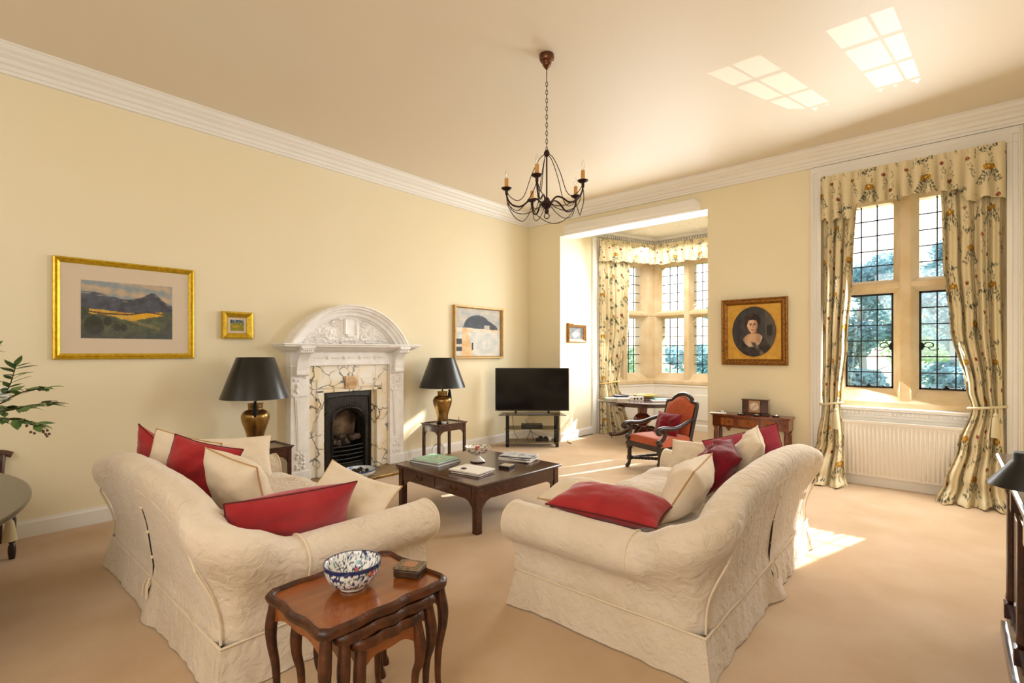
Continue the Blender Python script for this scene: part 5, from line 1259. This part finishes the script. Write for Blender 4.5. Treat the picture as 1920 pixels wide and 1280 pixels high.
# ------------------------------------------------------------------ cabinet at the right edge
D = thing('cabinet', 'dark polished mahogany cabinet running along the right edge', 'cabinet', (.24, 1.6, 0), 0)
y1 = 2.40; y0 = -.4
m = MB(); m.box(.06, .58, y0, y1 - .03, .10, .96); m.build('carcass', mahog_d, D, smooth=0)
m = MB(); m.box(-.02, .6, y0, y1, .0, .07); m.sweep([(0, .07), (.0, .10), (-.02, .115), (-.045, .12), (-.06, .12), (-.06, .07)], [(.6, y1 - .02), (-.0, y1 - .02), (-.0, y0)], left=False); m.build('plinth', mahog_m, D, smooth=20, bevel=.004)
m = MB(); m.box(-.04, .6, y0, y1 + .02, .99, 1.02); m.box(-.025, .6, y0, y1 + .005, .955, .99); m.build('cabinet_top', mahog_m, D, smooth=0, bevel=.012, bseg=3)
for y in (y1 - .06, y1 - .62, y1 - 1.2):
    m = MB(); m.box(-.02, .05, y - .035, y + .035, .84, .955); m.box(-.01, .06, y - .035, y + .035, .12, .2); m.lathe([(.02, .2), (.03, .22), (.026, .26), (.024, .8), (.032, .83), (.028, .85)], 16, (.025, y, 0)); m.build('column', mahog_d, D, smooth=30)
for a, c in ((y1 - .575, y1 - .105), (y1 - 1.155, y1 - .665)):
    m = MB(); m.box(.035, .06, a, c, .14, .80); m.box(.022, .035, a + .07, c - .07, .22, .72)
    m.box(.028, .04, a + .045, c - .045, .195, .22); m.box(.028, .04, a + .045, c - .045, .72, .745); dr = m.build('door', mahog_m, D, smooth=0, bevel=.006)
    m = MB(); m.box(.02, .06, a, c, .835, .94); m.sweep([(0, .82), (.012, .825), (.018, .835), (0, .84)], [(.02, c), (.02, a)]); dr = m.build('drawer', mahog_m, D, smooth=0, bevel=.006)
k = thing('desk_lamp', 'small black metal desk lamp with a cone shade on the right cabinet', 'lamp', (.42, 2.86, 1.0205), 0)
m = MB(); m.lathe([(0, 0), (.075, 0), (.078, .008), (.06, .018), (.015, .024), (0, .024)], 28); m.build('base', blackg_m, k, smooth=40)
m = MB(); m.tube(cr([(.0, 0, .02), (.02, 0, .12), (-.02, -.005, .21), (-.12, -.01, .225), (-.185, -.02, .20)], 8), .007, 8); m.build('stem', black_m, k)
m = MB(); m.lathe([(.117, 0), (.12, .002), (.118, .008), (.048, .10), (.045, .105), (.046, .13), (.042, .136), (.0, .138)], 44, (-.185, -.02, .045)); m.build('lamp_shade', black_m, k, smooth=40)

# ------------------------------------------------------------------ table, chair and foliage at the left edge
O = thing('oval_table', 'large polished oval dining table at the left edge, mostly out of view', 'table', (-4.42, -.40, 0), 0)
m = MB()
pf = [(0, .70), (.93, .70), (.96, .706), (.985, .72), (1, .735), (1, .745), (.99, .752), (0, .752)]
m.lathe([(max(r, .0001), z) for r, z in pf], 80, sx=1.3, sy=.79); m.build('tabletop', M('grey_mahogany', '#3d2f26', .22, c2='#2c211b', nscale=4, coat=.2), O, smooth=25)
m = MB(); m.lathe(cr([(.14, .70), (.07, .6), (.09, .45), (.06, .3), (.1, .2), (.0001, .2)], 4), 20); m.build('pedestal', mahog_d, O, smooth=50)
for q in range(4): a = q * PI / 2 + .4; m = MB(); P = cr([(.05, .26), (.25, .22), (.45, .08), (.6, .03)], 5); m.tube([(r_ * math.cos(a), r_ * math.sin(a), z) for r_, z in P], .035, 8); m.build('leg', mahog_d, O)
k = thing('dining_chair', 'dark dining chair at the end of the oval table against the left wall', 'chair', (-5.70, .13, 0), -PI/2)
m = MB(); m.prism([(-.27, -.25), (.27, -.25), (.23, .24), (-.23, .24)], .44, .485); m.build('seat_rail', mahog_m, k, smooth=0, bevel=.008)
m = MB(); m.prism([(-.25, -.23), (.25, -.23), (.21, .22), (-.21, .22)], .485, .51); m.build('seat', cream_c, k, smooth=0, bevel=.02)
k.rotation_euler = (0, 0, PI/2)
for x, y in ((-.25, -.225), (.25, -.225)): m = MB(); m.lathe(cr([(.024, .44), (.026, .38), (.018, .34), (.026, .3), (.022, .14), (.014, .12), (.022, .1), (.024, .05), (.018, .0)], 3) + [(0, 0)], 14, (x, y, 0)); m.build('leg', oak_d, k, smooth=50)
for x in (-.21, .21): m = MB(); m.tube(cr([(x, .29, 0), (x, .23, .22), (x, .22, .46), (x * 1.1, .255, .76)], 5), .02, 8); m.build('back_post', mahog_d, k)
m = MB(); m.tube(cr([(-.285, .245, .735), (-.2, .26, .765), (0, .265, .775), (.2, .26, .765), (.285, .245, .735)], 5), .026, 8); m.build('top_rail', mahog_d, k)
m = MB(); m.tube(cr([(-.21, .235, .6), (0, .25, .61), (.21, .235, .6)], 5), .016, 8); m.build('back_rail', mahog_d, k)
m = MB(); m.lathe([(.004, .0), (.013, -.015), (.018, -.035), (.014, -.05), (.026, -.07), (.042, -.18), (.046, -.21), (0, -.2)], 16, (0, 0, 0)); m.tube([(0, 0, 0), (.0, 0, .09)], .004, 6)
m.xf(Matrix.Translation((.235, -.272, .365))); m.build('tassel', tass_m, k)
V = thing('vase', 'dark vase of foliage standing on the oval table, only its branches in view', 'plant', (-4.42, .0, .7525), 0)
m = MB(); m.lathe(cr([(.06, 0), (.08, .03), (.11, .12), (.1, .2), (.055, .26), (.05, .29), (.065, .31)], 4), 28, cap=True); m.build('vase_body', vase_m, V, smooth=50)
br = MB(); lf = MB(); fl = MB(); RL = random.Random(5)
def leaf(p, d, L):
    d = Vector(d).normalized(); s = d.cross(Vector((RL.uniform(-.4, .4), RL.uniform(-.4, .4), 1))).normalized(); n = s.cross(d); p = Vector(p); b0 = len(lf.v)
    for t, w in ((0, 0), (.25, .2), (.5, .25), (.75, .16), (1, 0)):
        c = p + d * L * t - n * L * .15 * t * t
        lf.v += [tuple(c - s * L * w + n * .02 * L), tuple(c), tuple(c + s * L * w + n * .02 * L)]
    for i in range(4):
        for j in (0, 1): q = b0 + i * 3 + j; lf.f.append((q, q + 1, q + 4, q + 3))
TW = [((.0, .0, .28), (.16, .16, .46), (.32, .30, .60), (.43, .42, .64)), ((0, 0, .28), (.12, .2, .46), (.26, .34, .52), (.47, .45, .55)), ((.0, 0, .28), (.1, .14, .5), (.22, .26, .6), (.32, .3, .76)), ((0, 0, .28), (.15, .1, .42), (.3, .26, .46), (.40, .38, .43)), ((0, 0, .28), (-.1, -.05, .5), (-.2, 0, .7), (-.25, .05, .8)), ((0, 0, .28), (.05, -.15, .5), (.1, -.3, .6), (.15, -.4, .6)), ((0, 0, .28), (-.15, .1, .5), (-.3, .15, .6), (-.4, .2, .6)), ((0, 0, .28), (.05, .05, .55), (.1, .12, .75), (.16, .2, .86))]
for tw in TW:
    P = cr(tw, 8); br.tube(P, [.005 - .003 * i / len(P) for i in range(len(P))], 5)
    for i in range(9, len(P)):
        d = Vector(P[i]) - Vector(P[i - 1])
        for s in (-1, 1):
            sd = d.cross(Vector((0, 0, 1))).normalized() * s
            if RL.random() < .85: leaf(P[i], d.normalized() * .8 + sd * .8 + Vector((0, 0, RL.uniform(-.5, .4))), RL.uniform(.06, .10))
    leaf(P[-1], Vector(P[-1]) - Vector(P[-2]), .09)
for q in range(12): fl.ball((.40 + RL.uniform(-.06, .05), .39 + RL.uniform(-.05, .05), .40 + RL.uniform(-.05, .04)), .008, 6, 4)
br.build('stem', twig_m, V); lf.build('leaves', green_leaf, V, smooth=180, fixn=False); fl.build('berries', M('brown_berry', '#5a3b2c', .5), V)
m = MB()
for q in range(16): a = q * 2.4; m.ball((.21 + .035 * math.cos(a) * (q / 16), .23 + .03 * math.sin(a), .60 + .035 * math.sin(a * 1.7)), .03, 8, 6, sz=.5)
m.build('white_flower', china_m, V)
# ------------------------------------------------------------------ camera, sky and light
cam = bpy.data.cameras.new('camera'); co = bpy.data.objects.new('camera', cam); COL.objects.link(co); scene.camera = co
cam.sensor_width = 36; cam.sensor_fit = 'HORIZONTAL'; cam.lens = 36 * 940 / 1920; cam.shift_y = 20 / 1920; cam.clip_start = .05; cam.clip_end = 300
co.location = (0, 0, 1.6); co.rotation_euler = (PI / 2, 0, math.atan(820 / 940))
w = bpy.data.worlds.new('sky'); scene.world = w; w.use_nodes = True; nt = w.node_tree
bg = nt.nodes['Background']; sk = nt.nodes.new('ShaderNodeTexSky'); sk.sky_type = 'NISHITA'; sk.sun_disc = False; sk.sun_elevation = math.radians(28); sk.sun_rotation = 0; sk.air_density = 1.2; sk.dust_density = 2.0
mx = nt.nodes.new('ShaderNodeMix'); mx.data_type = 'RGBA'; mx.inputs[0].default_value = .45; nt.links.new(sk.outputs[0], mx.inputs[6]); mx.inputs[7].default_value = (9, 9.3, 9.8, 1)
nt.links.new(mx.outputs[2], bg.inputs['Color']); bg.inputs['Strength'].default_value = .34
def area(name, loc, tgt, sx, sy, energy, color):
    l = bpy.data.lights.new(name, 'AREA'); l.shape = 'RECTANGLE'; l.size = sx; l.size_y = sy; l.energy = energy; l.color = color
    o = bpy.data.objects.new(name, l); COL.objects.link(o); o.location = loc; o.rotation_euler = (Vector(tgt) - Vector(loc)).to_track_quat('-Z', 'Y').to_euler(); o.visible_camera = False; return o
s = bpy.data.lights.new('sun', 'SUN'); s.energy = 22; s.angle = math.radians(.7); s.color = (1, .93, .82); so = bpy.data.objects.new('sun', s); COL.objects.link(so)
so.location = (2, 20, 9); so.rotation_euler = Vector((-.30, -1, -.49)).to_track_quat('-Z', 'Y').to_euler()
area('daylight_tall_window', (-.39, 7.2, 2.2), (-1.6, 2.5, .9), 1.0, 2.2, 95, (.92, .96, 1))
area('daylight_bay', (-3.96, 8.6, 2.3), (-3.9, 4.0, .9), 1.9, 2.2, 105, (.95, .98, 1))
area('rear_fill', (-.4, -1.9, 2.6), (-2.6, 4.6, 1.6), 2.4, 2.4, 88, (1, .97, .93))  # added fill lamp behind the camera, no real source there
area('rear_left_fill', (-4.6, -1.9, 2.6), (-4.0, 5, 1.6), 2.2, 2.0, 12, (1, .97, .93))  # weaker added fill for the left side, from the rear wall
area('bay_fill', (-3.96, 9.0, 3.75), (-3.96, 9.05, 0), 1.6, 1.4, 38, (1, .99, .97))  # added fill lamp under the bay ceiling, brightens the bay
g = bpy.data.lights.new('ceiling_glint_spot', 'SPOT'); g.energy = 1300; g.shadow_soft_size = .004; g.spot_size = math.radians(14.5); g.spot_blend = .03; g.color = (1, .98, .93)  # added unseen spot lamp standing in for sun reflected up onto the ceiling
go = bpy.data.objects.new('ceiling_glint_spot', g); COL.objects.link(go); go.location = (.36, 11.6, .45); go.rotation_euler = (Vector((-.39, 7.6, 2.97)) - Vector(go.location)).to_track_quat('-Z', 'Y').to_euler()
scene.cycles.caustics_reflective = False
scene.view_settings.view_transform = 'Standard'; scene.view_settings.look = 'None'; scene.view_settings.exposure = .2; scene.view_settings.gamma = 1
